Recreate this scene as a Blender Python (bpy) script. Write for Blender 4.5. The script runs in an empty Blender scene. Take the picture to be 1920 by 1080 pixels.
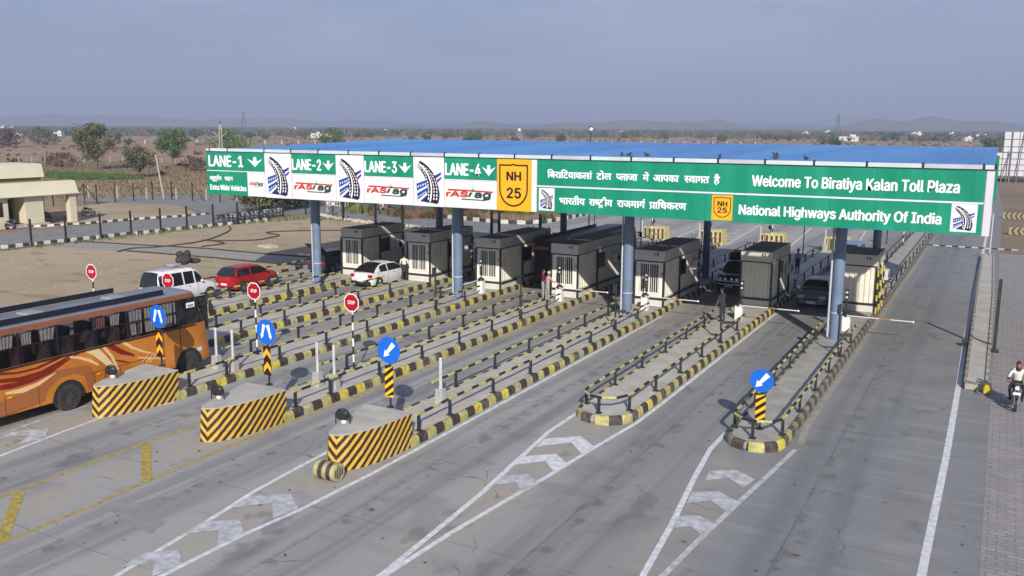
import bpy, bmesh, math, random, os
from mathutils import Vector, Matrix, noise
C = bpy.context.scene.collection
S = bpy.context.scene
R = math.radians
PI = math.pi

# node helpers used by the sky and the materials
def mth(nt_, op, a, b=None, c=None):
    x = nt_.nodes.new('ShaderNodeMath'); x.operation = op
    for i, v in enumerate((a, b, c)):
        if v is None: continue
        if isinstance(v, (int, float)): x.inputs[i].default_value = v
        else: nt_.links.new(v, x.inputs[i])
    return x.outputs[0]
def mixc(nt_, f, a, b, mode='MIX'):
    x = nt_.nodes.new('ShaderNodeMix'); x.data_type = 'RGBA'; x.blend_type = mode
    for s, v in ((0, f), (6, a), (7, b)):
        if isinstance(v, (int, float)): x.inputs[s].default_value = v
        elif isinstance(v, tuple): x.inputs[s].default_value = (*v, 1)
        else: nt_.links.new(v, x.inputs[s])
    return x.outputs[2]
def noise_out(nt_, vec, scale, detail=5, stretch=None, rough=.55):
    if stretch:
        mp = nt_.nodes.new('ShaderNodeMapping'); mp.inputs['Scale'].default_value = stretch; nt_.links.new(vec, mp.inputs[0]); vec = mp.outputs[0]
    nz = nt_.nodes.new('ShaderNodeTexNoise'); nt_.links.new(vec, nz.inputs['Vector'])
    nz.inputs['Scale'].default_value = scale; nz.inputs['Detail'].default_value = detail; nz.inputs['Roughness'].default_value = rough
    return nz.outputs['Fac']
def sstep(nt_, v, a, b):
    x = nt_.nodes.new('ShaderNodeMapRange'); x.interpolation_type = 'SMOOTHSTEP'
    nt_.links.new(v, x.inputs[0]); x.inputs[1].default_value = a; x.inputs[2].default_value = b
    return x.outputs[0]

# ------------------------------------------------------------------ camera
cam = bpy.data.cameras.new('camera'); co = bpy.data.objects.new('camera', cam); C.objects.link(co)
yaw, pitch, roll = 0.49213869, 0.17532518, -0.00553649
f_ = Vector((-math.sin(yaw)*math.cos(pitch), math.cos(yaw)*math.cos(pitch), -math.sin(pitch)))
r_ = Vector((math.cos(yaw), math.sin(yaw), 0)); d_ = f_.cross(r_)
r2 = r_*math.cos(roll)+d_*math.sin(roll); d2 = -r_*math.sin(roll)+d_*math.cos(roll)
M = Matrix.Identity(4)
for i in range(3):
    M[i][0] = r2[i]; M[i][1] = -d2[i]; M[i][2] = -f_[i]
M[2][3] = 10.0
co.matrix_world = M
cam.sensor_width = 36; cam.lens = 36*1706.0/1920; cam.clip_end = 60000; cam.clip_start = 0.1
S.camera = co

# ------------------------------------------------------------------ sky, sun, exposure
SUN = Vector((0.94, -1.6, 1.0)).normalized()
w = bpy.data.worlds.new('World'); S.world = w; w.use_nodes = True
nt = w.node_tree; bg = nt.nodes['Background']
sky = nt.nodes.new('ShaderNodeTexSky'); sky.sky_type = 'NISHITA'; sky.sun_disc = False
sky.sun_elevation = math.asin(SUN.z); sky.sun_rotation = math.atan2(SUN.x, SUN.y)
sky.altitude = 300; sky.air_density = 1.3; sky.dust_density = .6; sky.ozone_density = 4.0
mx = nt.nodes.new('ShaderNodeMix'); mx.data_type = 'RGBA'; mx.inputs[0].default_value = .7
nt.links.new(sky.outputs[0], mx.inputs[6]); tcw = nt.nodes.new('ShaderNodeTexCoord').outputs['Generated']
cn = noise_out(nt, tcw, 2.2, 7, (1, 1, 4.5), .6); cn2 = noise_out(nt, tcw, 5, 6, (1, 1, 3), .6)
hz = mixc(nt, sstep(nt, cn, .38, .62), (2.5, 3.3, 6.2), (5.0, 5.6, 8.2)); hz = mixc(nt, mth(nt, 'MULTIPLY', sstep(nt, cn2, .54, .70), .6), hz, (2.3, 2.7, 4.6))
nt.links.new(hz, mx.inputs[7])      # thin uneven high haze over the clear sky
nt.links.new(mx.outputs[2], bg.inputs[0]); bg.inputs[1].default_value = 0.07
sl = bpy.data.lights.new('sun', 'SUN'); sl.energy = 5.0; sl.angle = R(0.6); sl.color = (1.0, 0.93, 0.82)
so = bpy.data.objects.new('sun', sl); C.objects.link(so)
so.rotation_euler = SUN.to_track_quat('Z', 'Y').to_euler()
S.view_settings.view_transform = 'Standard'; S.view_settings.look = 'None'
S.view_settings.exposure = 0.3; S.view_settings.gamma = 1.0
S.cycles.max_bounces = 6; S.cycles.diffuse_bounces = 3; S.cycles.glossy_bounces = 3; S.cycles.transparent_max_bounces = 12

# ------------------------------------------------------------------ materials
MATS = {}
def mat(name, c=(.5,.5,.5), rough=.7, var=0.0, scale=3.0, metal=0.0, c2=None, emit=None, stretch=None, bump=0.0, spec=.4, detail=5):
    if name in MATS: return MATS[name]
    m = bpy.data.materials.new(name); m.use_nodes = True; n = m.node_tree.nodes; l = m.node_tree.links
    p = n['Principled BSDF']; p.inputs['Roughness'].default_value = rough; p.inputs['Metallic'].default_value = metal
    p.inputs['Specular IOR Level'].default_value = spec
    p.inputs['Base Color'].default_value = (*c, 1)
    if var or c2:
        tc = n.new('ShaderNodeTexCoord'); mp = n.new('ShaderNodeMapping'); nz = n.new('ShaderNodeTexNoise'); rp = n.new('ShaderNodeValToRGB')
        l.new(tc.outputs['Object'], mp.inputs[0]); l.new(mp.outputs[0], nz.inputs['Vector']); l.new(nz.outputs['Fac'], rp.inputs[0])
        if stretch: mp.inputs['Scale'].default_value = stretch
        nz.inputs['Scale'].default_value = scale; nz.inputs['Detail'].default_value = detail
        a = tuple(max(0, x*(1-var)) for x in c); b = c2 if c2 else tuple(min(1, x*(1+var)) for x in c)
        rp.color_ramp.elements[0].position = .32; rp.color_ramp.elements[1].position = .68
        rp.color_ramp.elements[0].color = (*a, 1); rp.color_ramp.elements[1].color = (*b, 1)
        l.new(rp.outputs[0], p.inputs['Base Color'])
        if bump:
            bp = n.new('ShaderNodeBump'); bp.inputs['Strength'].default_value = bump; bp.inputs['Distance'].default_value = .05
            l.new(nz.outputs['Fac'], bp.inputs['Height']); l.new(bp.outputs[0], p.inputs['Normal'])
    if emit:
        p.inputs['Emission Color'].default_value = (*emit, 1); p.inputs['Emission Strength'].default_value = 1
    MATS[name] = m; return m

def ramp(n, stops):
    r = n.new('ShaderNodeValToRGB'); e = r.color_ramp.elements
    while len(e) < len(stops): e.new(.5)
    for i, (p, c) in enumerate(stops):
        e[i].position = p; e[i].color = (*c, 1) if len(c) == 3 else c
    return r
def concrete_road():
    m = bpy.data.materials.new('concrete_road'); m.use_nodes = True; t = m.node_tree; p = t.nodes['Principled BSDF']
    tc = t.nodes.new('ShaderNodeTexCoord').outputs['Object']
    sp = t.nodes.new('ShaderNodeSeparateXYZ'); t.links.new(tc, sp.inputs[0]); X, Y = sp.outputs[0], sp.outputs[1]
    big = noise_out(t, tc, .16, 4); fine = noise_out(t, tc, 7, 8, rough=.7); streak = noise_out(t, tc, 1.0, 6, (1.6, .06, 1)); broom = noise_out(t, tc, 1.0, 4, (.5, 9, 1))
    base = mixc(t, sstep(t, big, .3, .7), (.235, .238, .248), (.30, .30, .298))
    # tyre-darkened lane middles: one lane each 5.2 m
    lx = mth(t, 'PINGPONG', mth(t, 'ADD', X, 8.95), 2.6)
    lane = mth(t, 'SUBTRACT', 1.0, sstep(t, lx, .3, 1.7))
    side = sstep(t, X, -15, -3)           # darker grey towards the right, paler towards the left
    base = mixc(t, mth(t, 'MULTIPLY', side, .75), mixc(t, .6, base, (.37, .36, .335)), (.165, .17, .178))
    crossw = noise_out(t, tc, 1.0, 6, (.25, 2.4, 1), .6)
    base = mixc(t, mth(t, 'MULTIPLY', mth(t, 'MULTIPLY', sstep(t, crossw, .48, .66), side), .6), base, (.27, .275, .275))
    base = mixc(t, mth(t, 'MULTIPLY', mth(t, 'SUBTRACT', 1.0, sstep(t, noise_out(t, tc, .45, 5), .33, .48)), .35), base, (.14, .14, .145))
    dirt = mth(t, 'MULTIPLY', lane, sstep(t, streak, .3, .62))
    tr = mth(t, 'SUBTRACT', 1.0, sstep(t, mth(t, 'ABSOLUTE', mth(t, 'SUBTRACT', lx, .78)), .1, .5)); base = mixc(t, mth(t, 'MULTIPLY', mth(t, 'MULTIPLY', tr, sstep(t, streak, .35, .6)), .4), base, (.13, .132, .14))
    base = mixc(t, mth(t, 'MULTIPLY', dirt, .45), base, (.15, .152, .16))
    base = mixc(t, mth(t, 'MULTIPLY', sstep(t, streak, .55, .75), .25), base, (.17, .17, .175))
    base = mixc(t, mth(t, 'MULTIPLY', sstep(t, fine, .5, .75), .22), base, (.36, .355, .34))
    base = mixc(t, mth(t, 'MULTIPLY', sstep(t, broom, .5, .7), .18), base, (.2, .2, .205))
    # dust along kerbs
    dust = mth(t, 'MULTIPLY', sstep(t, lx, 1.5, 2.2), sstep(t, noise_out(t, tc, .6, 5), .35, .6))
    base = mixc(t, mth(t, 'MULTIPLY', mth(t, 'MULTIPLY', dust, .55), mth(t, 'SUBTRACT', 1.0, mth(t, 'MULTIPLY', sstep(t, X, -8, -4), .8))), base, (.37, .32, .24))
    # oil stains
    st = noise_out(t, tc, .55, 3, (1, .7, 1))
    base = mixc(t, mth(t, 'MULTIPLY', sstep(t, st, .62, .68), .5), base, (.13, .132, .135))
    sp2 = noise_out(t, tc, 3.2, 2)
    base = mixc(t, mth(t, 'MULTIPLY', sstep(t, sp2, .70, .73), .8), base, (.06, .06, .06))
    vo = t.nodes.new('ShaderNodeTexVoronoi'); vo.feature = 'DISTANCE_TO_EDGE'; vo.inputs['Scale'].default_value = .16
    wv = t.nodes.new('ShaderNodeVectorMath'); wv.operation = 'ADD'; wn = t.nodes.new('ShaderNodeTexNoise'); wn.inputs['Scale'].default_value = .8; t.links.new(tc, wn.inputs['Vector']); t.links.new(tc, wv.inputs[0]); t.links.new(wn.outputs['Color'], wv.inputs[1]); t.links.new(wv.outputs[0], vo.inputs['Vector'])
    crk = mth(t, 'MULTIPLY', mth(t, 'LESS_THAN', vo.outputs[0], .0022), sstep(t, noise_out(t, tc, .3, 3), .5, .6))
    base = mixc(t, mth(t, 'MULTIPLY', crk, .6), base, (.07, .07, .07))
    drip = mth(t, 'MULTIPLY', mth(t, 'SUBTRACT', 1.0, sstep(t, lx, .05, .45)), sstep(t, noise_out(t, tc, 1.6, 5), .5, .62))
    base = mixc(t, mth(t, 'MULTIPLY', drip, .5), base, (.09, .088, .085))
    # slab joints
    wob = mth(t, 'MULTIPLY', mth(t, 'SUBTRACT', noise_out(t, tc, 2.5, 4), .5), .05)
    jy = mth(t, 'ABSOLUTE', mth(t, 'SUBTRACT', mth(t, 'MODULO', mth(t, 'ADD', mth(t, 'ADD', Y, wob), 200.6), 4.5), 2.25))
    jx = mth(t, 'ABSOLUTE', mth(t, 'SUBTRACT', mth(t, 'MODULO', mth(t, 'ADD', mth(t, 'ADD', X, wob), 521.35), 5.2), 2.6))
    j = mth(t, 'MAXIMUM', mth(t, 'LESS_THAN', jy, .014), mth(t, 'LESS_THAN', jx, .02))
    j = mth(t, 'MULTIPLY', j, sstep(t, noise_out(t, tc, .9, 4), .3, .6))
    base = mixc(t, mth(t, 'MULTIPLY', j, .6), base, (.08, .08, .085))
    t.links.new(base, p.inputs['Base Color']); p.inputs['Roughness'].default_value = .8; p.inputs['Specular IOR Level'].default_value = .3
    bp = t.nodes.new('ShaderNodeBump'); bp.inputs['Strength'].default_value = .25; bp.inputs['Distance'].default_value = .02
    t.links.new(fine, bp.inputs['Height']); t.links.new(bp.outputs[0], p.inputs['Normal'])
    return m
def terrain_mat(name, cols, s1=.02, s2=.3, tufts=None, bumpd=.1):
    m = bpy.data.materials.new(name); m.use_nodes = True; t = m.node_tree; p = t.nodes['Principled BSDF']
    tc = t.nodes.new('ShaderNodeTexCoord').outputs['Object']
    a = noise_out(t, tc, s1, 6, (1, 1.0, 1)); b = noise_out(t, tc, s2, 8, rough=.65); c = noise_out(t, tc, 3.5, 4)
    base = mixc(t, sstep(t, a, .35, .65), cols[0], cols[1])
    base = mixc(t, mth(t, 'MULTIPLY', sstep(t, b, .45, .7), .6), base, cols[2])
    base = mixc(t, mth(t, 'MULTIPLY', sstep(t, c, .5, .8), .35), base, cols[3])
    if tufts: base = mixc(t, mth(t, 'MULTIPLY', sstep(t, noise_out(t, tc, s1*6, 5, (.6, 1.4, 1)), .58, .66), .7), base, tufts)
    t.links.new(base, p.inputs['Base Color']); p.inputs['Roughness'].default_value = .95; p.inputs['Specular IOR Level'].default_value = .1
    bp = t.nodes.new('ShaderNodeBump'); bp.inputs['Strength'].default_value = .5; bp.inputs['Distance'].default_value = bumpd
    t.links.new(b, bp.inputs['Height']); t.links.new(bp.outputs[0], p.inputs['Normal'])
    return m
def paver_mat():
    m = bpy.data.materials.new('block_paving'); m.use_nodes = True; t = m.node_tree; p = t.nodes['Principled BSDF']
    tc = t.nodes.new('ShaderNodeTexCoord').outputs['Object']
    br = t.nodes.new('ShaderNodeTexBrick'); t.links.new(tc, br.inputs['Vector'])
    br.inputs['Scale'].default_value = 1; br.inputs['Brick Width'].default_value = .42; br.inputs['Row Height'].default_value = .21; br.inputs['Mortar Size'].default_value = .012
    br.inputs['Color1'].default_value = (.235, .215, .215, 1); br.inputs['Color2'].default_value = (.30, .28, .275, 1); br.inputs['Mortar'].default_value = (.14, .135, .13, 1)
    big = noise_out(t, tc, .5, 6)
    base = mixc(t, mth(t, 'MULTIPLY', sstep(t, big, .45, .75), .5), br.outputs['Color'], (.31, .28, .24))
    t.links.new(base, p.inputs['Base Color']); p.inputs['Roughness'].default_value = .85
    return m
def stripes_uv(name, ya, bk, period):       # slanted warning stripes: u along the wall, v up
    m = bpy.data.materials.new(name); m.use_nodes = True; t = m.node_tree; p = t.nodes['Principled BSDF']
    uv = t.nodes.new('ShaderNodeUVMap').outputs[0]; sp = t.nodes.new('ShaderNodeSeparateXYZ'); t.links.new(uv, sp.inputs[0])
    tc = t.nodes.new('ShaderNodeTexCoord').outputs['Object']
    wob = mth(t, 'MULTIPLY', mth(t, 'SUBTRACT', noise_out(t, tc, 5, 4), .5), .05)
    s = mth(t, 'SUBTRACT', mth(t, 'MULTIPLY', mth(t, 'ABSOLUTE', mth(t, 'SUBTRACT', sp.outputs[0], .27)), 1.05), sp.outputs[1])
    s = mth(t, 'MODULO', mth(t, 'ADD', mth(t, 'ADD', s, wob), 20.02), period)
    k = mth(t, 'LESS_THAN', s, period*.5)
    worn = sstep(t, noise_out(t, tc, 4, 6), .35, .75)
    y2 = mixc(t, mth(t, 'MULTIPLY', worn, .45), ya, (.42, .36, .2)); b2 = mixc(t, mth(t, 'MULTIPLY', worn, .35), bk, (.06, .03, .02))
    t.links.new(mixc(t, k, y2, b2), p.inputs['Base Color']); p.inputs['Roughness'].default_value = .6
    return m

YEL = mat('yellow_road_paint', (.42, .38, .10), .7, .35, 6, c2=(.50, .44, .20))
BLK = mat('black_road_paint', (.035, .03, .028), .65, .3, 5, c2=(.085, .07, .062))
YEL2 = mat('yellow_rail_paint', (.45, .40, .13), .5, .25, 8)
BLK2 = mat('black_rail_paint', (.02, .02, .022), .45, .3, 6)
POSTM = mat('dark_steel_paint', (.028, .03, .034), .5, .3, 6)
WHT = mat('white_paint', (.78, .78, .77), .5, .06, 4)
MARKW = mat('worn_white_line', (.62, .63, .65), .7, .25, 5, c2=(.72, .72, .73), detail=8)
MARKF = mat('faded_white_line', (.40, .41, .43), .75, .25, 4, c2=(.56, .57, .58), detail=9)
MARKY = mat('worn_yellow_line', (.40, .30, .06), .75, .35, 5, c2=(.50, .38, .10), detail=8)
ISL = mat('island_screed', (.42, .40, .355), .85, .14, 1.4, detail=9, bump=.2)
CONC = mat('grey_concrete', (.38, .38, .365), .85, .15, 3, detail=8, bump=.2)
ROAD = concrete_road()
ASPH = mat('grey_asphalt', (.20, .195, .19), .85, .12, 1.2, detail=8, c2=(.25, .243, .235))
GREEN = mat('sign_green', (.004, .25, .145), .38, .12, .9, c2=(.012, .295, .18), stretch=(1.2, 1, .25))
SWHITE = mat('sign_white', (.74, .75, .79), .4, .08, 1.2, c2=(.80, .80, .84), stretch=(1.2, 1, .25))
SYEL = mat('sign_yellow', (.85, .42, .015), .4)
STXT = mat('sign_letter_white', (.86, .9, .92), .4)
SBLK = mat('sign_black', (.02, .012, .02), .4)
BLUECOL = mat('blue_grey_column_paint', (.15, .205, .31), .4, .1, 1.5)
ROOFB = mat('blue_roof_sheet', (.065, .23, .55), .45, .10, .5, c2=(.10, .30, .62), stretch=(.6, .12, 1))
COPE = mat('pale_coping', (.55, .63, .64), .4, .08, 1)
DARKM = mat('black_rubber', (.02, .02, .02), .8, .2, 5)
GLASS = mat('dark_glass', (.012, .014, .016), .08, spec=.8)
CHROME = mat('bright_metal', (.7, .7, .7), .25, metal=1)
REDS = mat('sign_red', (.40, .006, .018), .4)
SBLUE = mat('sign_blue', (.01, .13, .62), .35)
ORY = mat('bright_orange_yellow', (.80, .42, .02), .45)
GREY = mat('grey_metal', (.25, .26, .27), .45, .1, 3, metal=.3)

# ------------------------------------------------------------------ object helpers
def tag(o, label=None, cat=None, group=None, kind=None):
    if label: o['label'] = label
    if cat: o['category'] = cat
    if group: o['group'] = group
    if kind: o['kind'] = kind
    return o
def thing(name, label, cat, loc=(0, 0, 0), rz=0, group=None):
    o = bpy.data.objects.new(name, None); C.objects.link(o); o.location = loc; o.rotation_euler = (0, 0, rz)
    o.empty_display_size = .2
    return tag(o, label, cat, group)
def kids(o): return [c for c in list(C.objects) if c.parent == o] if False else list(o.children)
def copy_tree(o, parent=None):
    c = o.copy(); C.objects.link(c); c.parent = parent
    for ch in list(o.children): copy_tree(ch, c)
    return c
def dup(o, loc, rz=0, label=None, group=None, scale=None):
    c = copy_tree(o); c.location = loc; c.rotation_euler = (0, 0, rz)
    if scale: c.scale = (scale,)*3 if not isinstance(scale, tuple) else scale
    if label: c['label'] = label
    if group: c['group'] = group
    return c

class MB:
    def __init__(s): s.v = []; s.f = []; s.mi = []; s.mats = []; s.uv = {}
    def m(s, mt):
        if mt not in s.mats: s.mats.append(mt)
        return s.mats.index(mt)
    def face(s, pts, mt):
        i = len(s.v); s.v += [tuple(p) for p in pts]; s.f.append(tuple(range(i, i+len(pts)))); s.mi.append(s.m(mt)); return s
    def box(s, c, d, mt, rz=0, taper=1.0, tz=None):
        x, y, z = d[0]/2, d[1]/2, d[2]/2; i = len(s.v); k = s.m(mt); cs, sn = math.cos(rz), math.sin(rz)
        for (a, b, e) in ((-1,-1,-1),(1,-1,-1),(1,1,-1),(-1,1,-1),(-1,-1,1),(1,-1,1),(1,1,1),(-1,1,1)):
            q = taper if e > 0 else 1
            px, py = a*x*q, b*y*q
            s.v.append((c[0]+px*cs-py*sn, c[1]+px*sn+py*cs, c[2]+e*z))
        for fc in ((0,3,2,1),(4,5,6,7),(0,1,5,4),(1,2,6,5),(2,3,7,6),(3,0,4,7)):
            s.f.append(tuple(i+j for j in fc)); s.mi.append(k)
        return s
    def b2(s, x0, x1, y0, y1, z0, z1, mt): return s.box(((x0+x1)/2, (y0+y1)/2, (z0+z1)/2), (abs(x1-x0), abs(y1-y0), abs(z1-z0)), mt)
    def cyl(s, p0, p1, r0, r1, mt, n=8, caps=True):
        p0, p1 = Vector(p0), Vector(p1); a = (p1-p0)
        if a.length < 1e-6: return s
        a.normalize(); u = a.orthogonal().normalized(); v = a.cross(u); i = len(s.v); k = s.m(mt)
        for p, r in ((p0, r0), (p1, r1)):
            for j in range(n):
                t = 2*PI*j/n; s.v.append(tuple(p+u*math.cos(t)*r+v*math.sin(t)*r))
        for j in range(n):
            s.f.append((i+j, i+(j+1) % n, i+n+(j+1) % n, i+n+j)); s.mi.append(k)
        if caps:
            s.f.append(tuple(i+j for j in range(n))[::-1]); s.mi.append(k)
            s.f.append(tuple(i+n+j for j in range(n))); s.mi.append(k)
        return s
    def tube(s, pts, r, mt, n=6, mt2=None, per=.5):
        for j, (a, b) in enumerate(zip(pts, pts[1:])):
            s.cyl(a, b, r, r, mt if (mt2 is None or j % 2 == 0) else mt2, n)
        return s
    def prism(s, poly, z0, z1, mt, axis='z', mtop=None):
        n = len(poly)
        def P(a, b, c):
            return (a, b, c) if axis == 'z' else ((c, a, b) if axis == 'x' else (a, c, b))
        i = len(s.v); k = s.m(mt)
        for z in (z0, z1):
            for (a, b) in poly: s.v.append(P(a, b, z))
        s.f.append(tuple(i+j for j in range(n))[::-1]); s.mi.append(k)
        s.f.append(tuple(i+n+j for j in range(n))); s.mi.append(s.m(mtop) if mtop else k)
        for j in range(n):
            s.f.append((i+j, i+(j+1) % n, i+n+(j+1) % n, i+n+j)); s.mi.append(k)
        return s
    def ell(s, c, r, mt, n=10, m=6):
        i = len(s.v); k = s.m(mt)
        for a in range(m+1):
            t = PI*a/m
            for b in range(n):
                u = 2*PI*b/n; s.v.append((c[0]+r[0]*math.sin(t)*math.cos(u), c[1]+r[1]*math.sin(t)*math.sin(u), c[2]+r[2]*math.cos(t)))
        for a in range(m):
            for b in range(n):
                s.f.append((i+a*n+b, i+(a+1)*n+b, i+(a+1)*n+(b+1) % n, i+a*n+(b+1) % n)); s.mi.append(k)
        return s
    def loft(s, rings, mt, closed=True, caps=True, mfun=None):
        n = len(rings[0]); i = len(s.v); k = s.m(mt)
        for r in rings: s.v += [tuple(p) for p in r]
        for a in range(len(rings)-1):
            for b in range(n if closed else n-1):
                q = mfun(a, b) if mfun else mt
                if q is None: continue
                s.f.append((i+a*n+b, i+a*n+(b+1) % n, i+(a+1)*n+(b+1) % n, i+(a+1)*n+b)); s.mi.append(s.m(q))
        if caps:
            s.f.append(tuple(i+b for b in range(n))[::-1]); s.mi.append(k)
            j = i+(len(rings)-1)*n; s.f.append(tuple(j+b for b in range(n))); s.mi.append(k)
        return s
    def build(s, name, parent=None, loc=None, smooth=False, bevel=0, fix=True, ang=35):
        me = bpy.data.meshes.new(name); me.from_pydata(s.v, [], s.f)
        for mt in s.mats: me.materials.append(mt)
        me.polygons.foreach_set('material_index', s.mi)
        if s.uv:
            ul = me.uv_layers.new(name='UVMap')
            for fi, uvs in s.uv.items():
                for li, q in zip(me.polygons[fi].loop_indices, uvs): ul.data[li].uv = q
        if fix and not s.uv:
            bm = bmesh.new(); bm.from_mesh(me); bmesh.ops.remove_doubles(bm, verts=bm.verts, dist=1e-5); bmesh.ops.recalc_face_normals(bm, faces=bm.faces); bm.to_mesh(me); bm.free()
        if smooth:
            for p in me.polygons: p.use_smooth = True
            try: me.set_sharp_from_angle(angle=R(ang))
            except Exception: pass
        me.update()
        o = bpy.data.objects.new(name, me); C.objects.link(o)
        if parent: o.parent = parent
        if loc: o.location = loc
        if bevel:
            b = o.modifiers.new('bevel', 'BEVEL'); b.width = bevel; b.segments = 2; b.limit_method = 'ANGLE'; b.angle_limit = R(40)
        return o
def rotz(p, a): return (p[0]*math.cos(a)-p[1]*math.sin(a), p[0]*math.sin(a)+p[1]*math.cos(a))
def sheet(name, poly, z, mt, kind='structure'):
    o = MB().face([(x, y, z) for x, y in poly], mt).build(name, fix=False); return tag(o, kind=kind)
ORD = ['first', 'second', 'third', 'fourth', 'fifth', 'sixth', 'seventh']

# ------------------------------------------------------------------ ground, roads
FIELD = terrain_mat('dry_field', [(.37, .245, .15), (.29, .20, .13), (.42, .31, .205), (.22, .175, .105)], .012, .12, (.13, .115, .06), .3)
DIRT = terrain_mat('bare_soil', [(.36, .285, .19), (.43, .345, .235), (.31, .245, .165), (.46, .39, .29)], .07, .5, (.24, .195, .13), .06)
sheet('ground', [(-9000, -300), (9000, -300), (9000, 12000), (-9000, 12000)], -.06, FIELD)
sheet('bare_ground', [(-70.4, -10), (-43.2, -10), (-43.2, 71), (-48, 74.5), (-55, 75.3), (-62, 77.3), (-70.4, 80.5)], -.03, DIRT)
sheet('road', [(-43.3, -15), (.3, -15), (.3, 130), (-3, 300), (-16, 300), (-30, 140), (-41.9, 100), (-42, 90), (-42, 70), (-43.3, 60)], 0, ROAD)
sheet('service_road', [(-81.9, 20), (-70.9, 20), (-70.6, 62), (-69.7, 79), (-66, 80), (-58, 76.9), (-48, 75.2), (-42.2, 71), (-42.2, 89.5), (-43.2, 84.2), (-52, 84.8), (-60, 86.3), (-70, 90.5), (-86, 95), (-110, 97), (-110, 78), (-93, 82), (-79.5, 75), (-81, 62)], -.012, ASPH)
sheet('dirt_margin', [(-81.9, 56), (-81.9, 66), (-80.2, 72), (-82, 75.5), (-92, 82), (-103, 84), (-101, 74), (-90, 66), (-86, 62), (-85, 56)], -.02, DIRT)
sheet('block_paving', [(.3, -15), (16, -15), (16, 84), (.3, 84)], .004, paver_mat())
sheet('roadside_ground', [(.3, 84), (40, 84), (60, 300), (-3, 300), (.3, 130)], -.02, terrain_mat('roadside_soil', [(.25, .185, .13), (.20, .15, .105), (.29, .23, .17), (.15, .12, .08)], .03, .25, None))
sheet('path', [(-65, 52.2), (-57.5, 53.4), (-51.2, 53.6), (-43.3, 54), (-43.3, 50.4), (-47.6, 50.2), (-54, 50), (-61.7, 49.4), (-70.3, 47.9), (-70.3, 51.2)], -.02, mat('old_concrete_strip', (.30, .285, .255), .9, .1, 1.2, detail=8))
GRASSM = mat('green_crop', (.07, .13, .03), .9, .3, .8)
def grass_patch(name, poly, n, h, mt, seed, label):
    random.seed(seed); mb = MB(); xs = [p[0] for p in poly]; ys = [p[1] for p in poly]
    def inside(x, y):
        c = False
        for i in range(len(poly)):
            a, b = poly[i], poly[i-1]
            if (a[1] > y) != (b[1] > y) and x < (b[0]-a[0])*(y-a[1])/(b[1]-a[1])+a[0]: c = not c
        return c
    k = 0
    while k < n:
        x, y = random.uniform(min(xs), max(xs)), random.uniform(min(ys), max(ys))
        if not inside(x, y): continue
        k += 1
        for q in range(3):
            a = random.uniform(0, PI); hh = h*random.uniform(.5, 1.2); wd = hh*.35
            dx, dy = math.cos(a)*wd, math.sin(a)*wd; ox, oy = random.uniform(-.2, .2)*hh, random.uniform(-.2, .2)*hh
            mb.face([(x-dx, y-dy, -.06), (x+dx, y+dy, -.06), (x+ox, y+oy, hh)], mt)
    return tag(mb.build(name, fix=False), label, 'plants', kind='stuff')
grass_patch('green_crop', [(-176, 123), (-150, 123), (-141, 118), (-150, 109), (-162, 112)], 5200, .5, GRASSM, 3, 'strip of green crop growing in the brown field')
DRYG = mat('dry_grass', (.22, .17, .085), .95, .3, 1.5, c2=(.15, .135, .07))
grass_patch('dry_grass', [(-110, 84), (-104, 92), (-78, 98), (-70, 92), (-43.5, 86.5), (-42.5, 100), (-60, 125), (-220, 170), (-240, 110), (-120, 72)], 9000, .38, DRYG, 5, 'dry brown grass over the field behind the service road')
grass_patch('weeds', [(-70.3, 44), (-69.6, 44), (-68.4, 68), (-66, 76), (-60, 76.4), (-48, 74), (-48, 74.8), (-62, 77.3), (-69.8, 80)], 420, .28, mat('weed_green', (.12, .15, .05), .9, .3, 2), 7, 'low weeds growing along the foot of the fence')
random.seed(11)
mb = MB()
for k in range(300):       # clods and pebbles on the bare ground
    x, y, r = random.uniform(-69.5, -44), random.uniform(20, 74), random.uniform(.03, .09)
    mb.ell((x, y, -.02), (r*1.4, r, r*.7), mat('pale_stone', (.36, .30, .22), .9, .2, 4), 5, 3)
tag(mb.build('pebbles'), 'scattered pebbles and clods on the bare ground', 'stones', kind='stuff')

# hills far off
HILL = terrain_mat('hill_scrub', [(.10, .10, .06), (.14, .115, .07), (.17, .14, .10), (.09, .09, .06)], .002, .02, None)
def ridge(name, dist, a0, a1, hfun, depth, mt):
    n, mrows = 260, 7; V = []; F = []
    for i in range(n+1):
        a = a0+(a1-a0)*i/n; h = hfun(a)
        for j in range(mrows):
            t = j/(mrows-1); rr = dist+depth*(t-.5); z = h*(math.sin(PI*t)**.8 if 0 < t < 1 else 0)*(.85+.3*noise.noise((a*30, t*3, dist*.001)))-.5
            V.append((-math.sin(a)*rr, math.cos(a)*rr, max(z, -.5)))
    for i in range(n):
        for j in range(mrows-1):
            k = i*mrows+j; F.append((k, k+1, k+mrows+1, k+mrows))
    me = bpy.data.meshes.new(name); me.from_pydata(V, [], F); me.materials.append(mt)
    for p in me.polygons: p.use_smooth = True
    o = bpy.data.objects.new(name, me); C.objects.link(o); return tag(o, kind='structure')
def bump(a, c, wd, h): return h*math.exp(-((a-c)/wd)**2)
def ang(px): return yaw-math.atan((px-960)/1706.0)
def h1(a): return 42+24*noise.noise((a*9, 1, 0))+14*noise.noise((a*40, 2, 0))+bump(a, ang(200), .1, 26)+bump(a, ang(520), .07, 8)
def h2(a): return max(0, -15+40*noise.noise((a*12, 5, 0))+25*noise.noise((a*50, 6, 0))+bump(a, ang(730), .05, 130)+bump(a, ang(1010), .03, 55)+bump(a, ang(1080), .02, 40)+bump(a, ang(1370), .05, 70)+bump(a, ang(1620), .07, 160)+bump(a, ang(1460), .03, 50)+bump(a, ang(1850), .1, 60))
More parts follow.
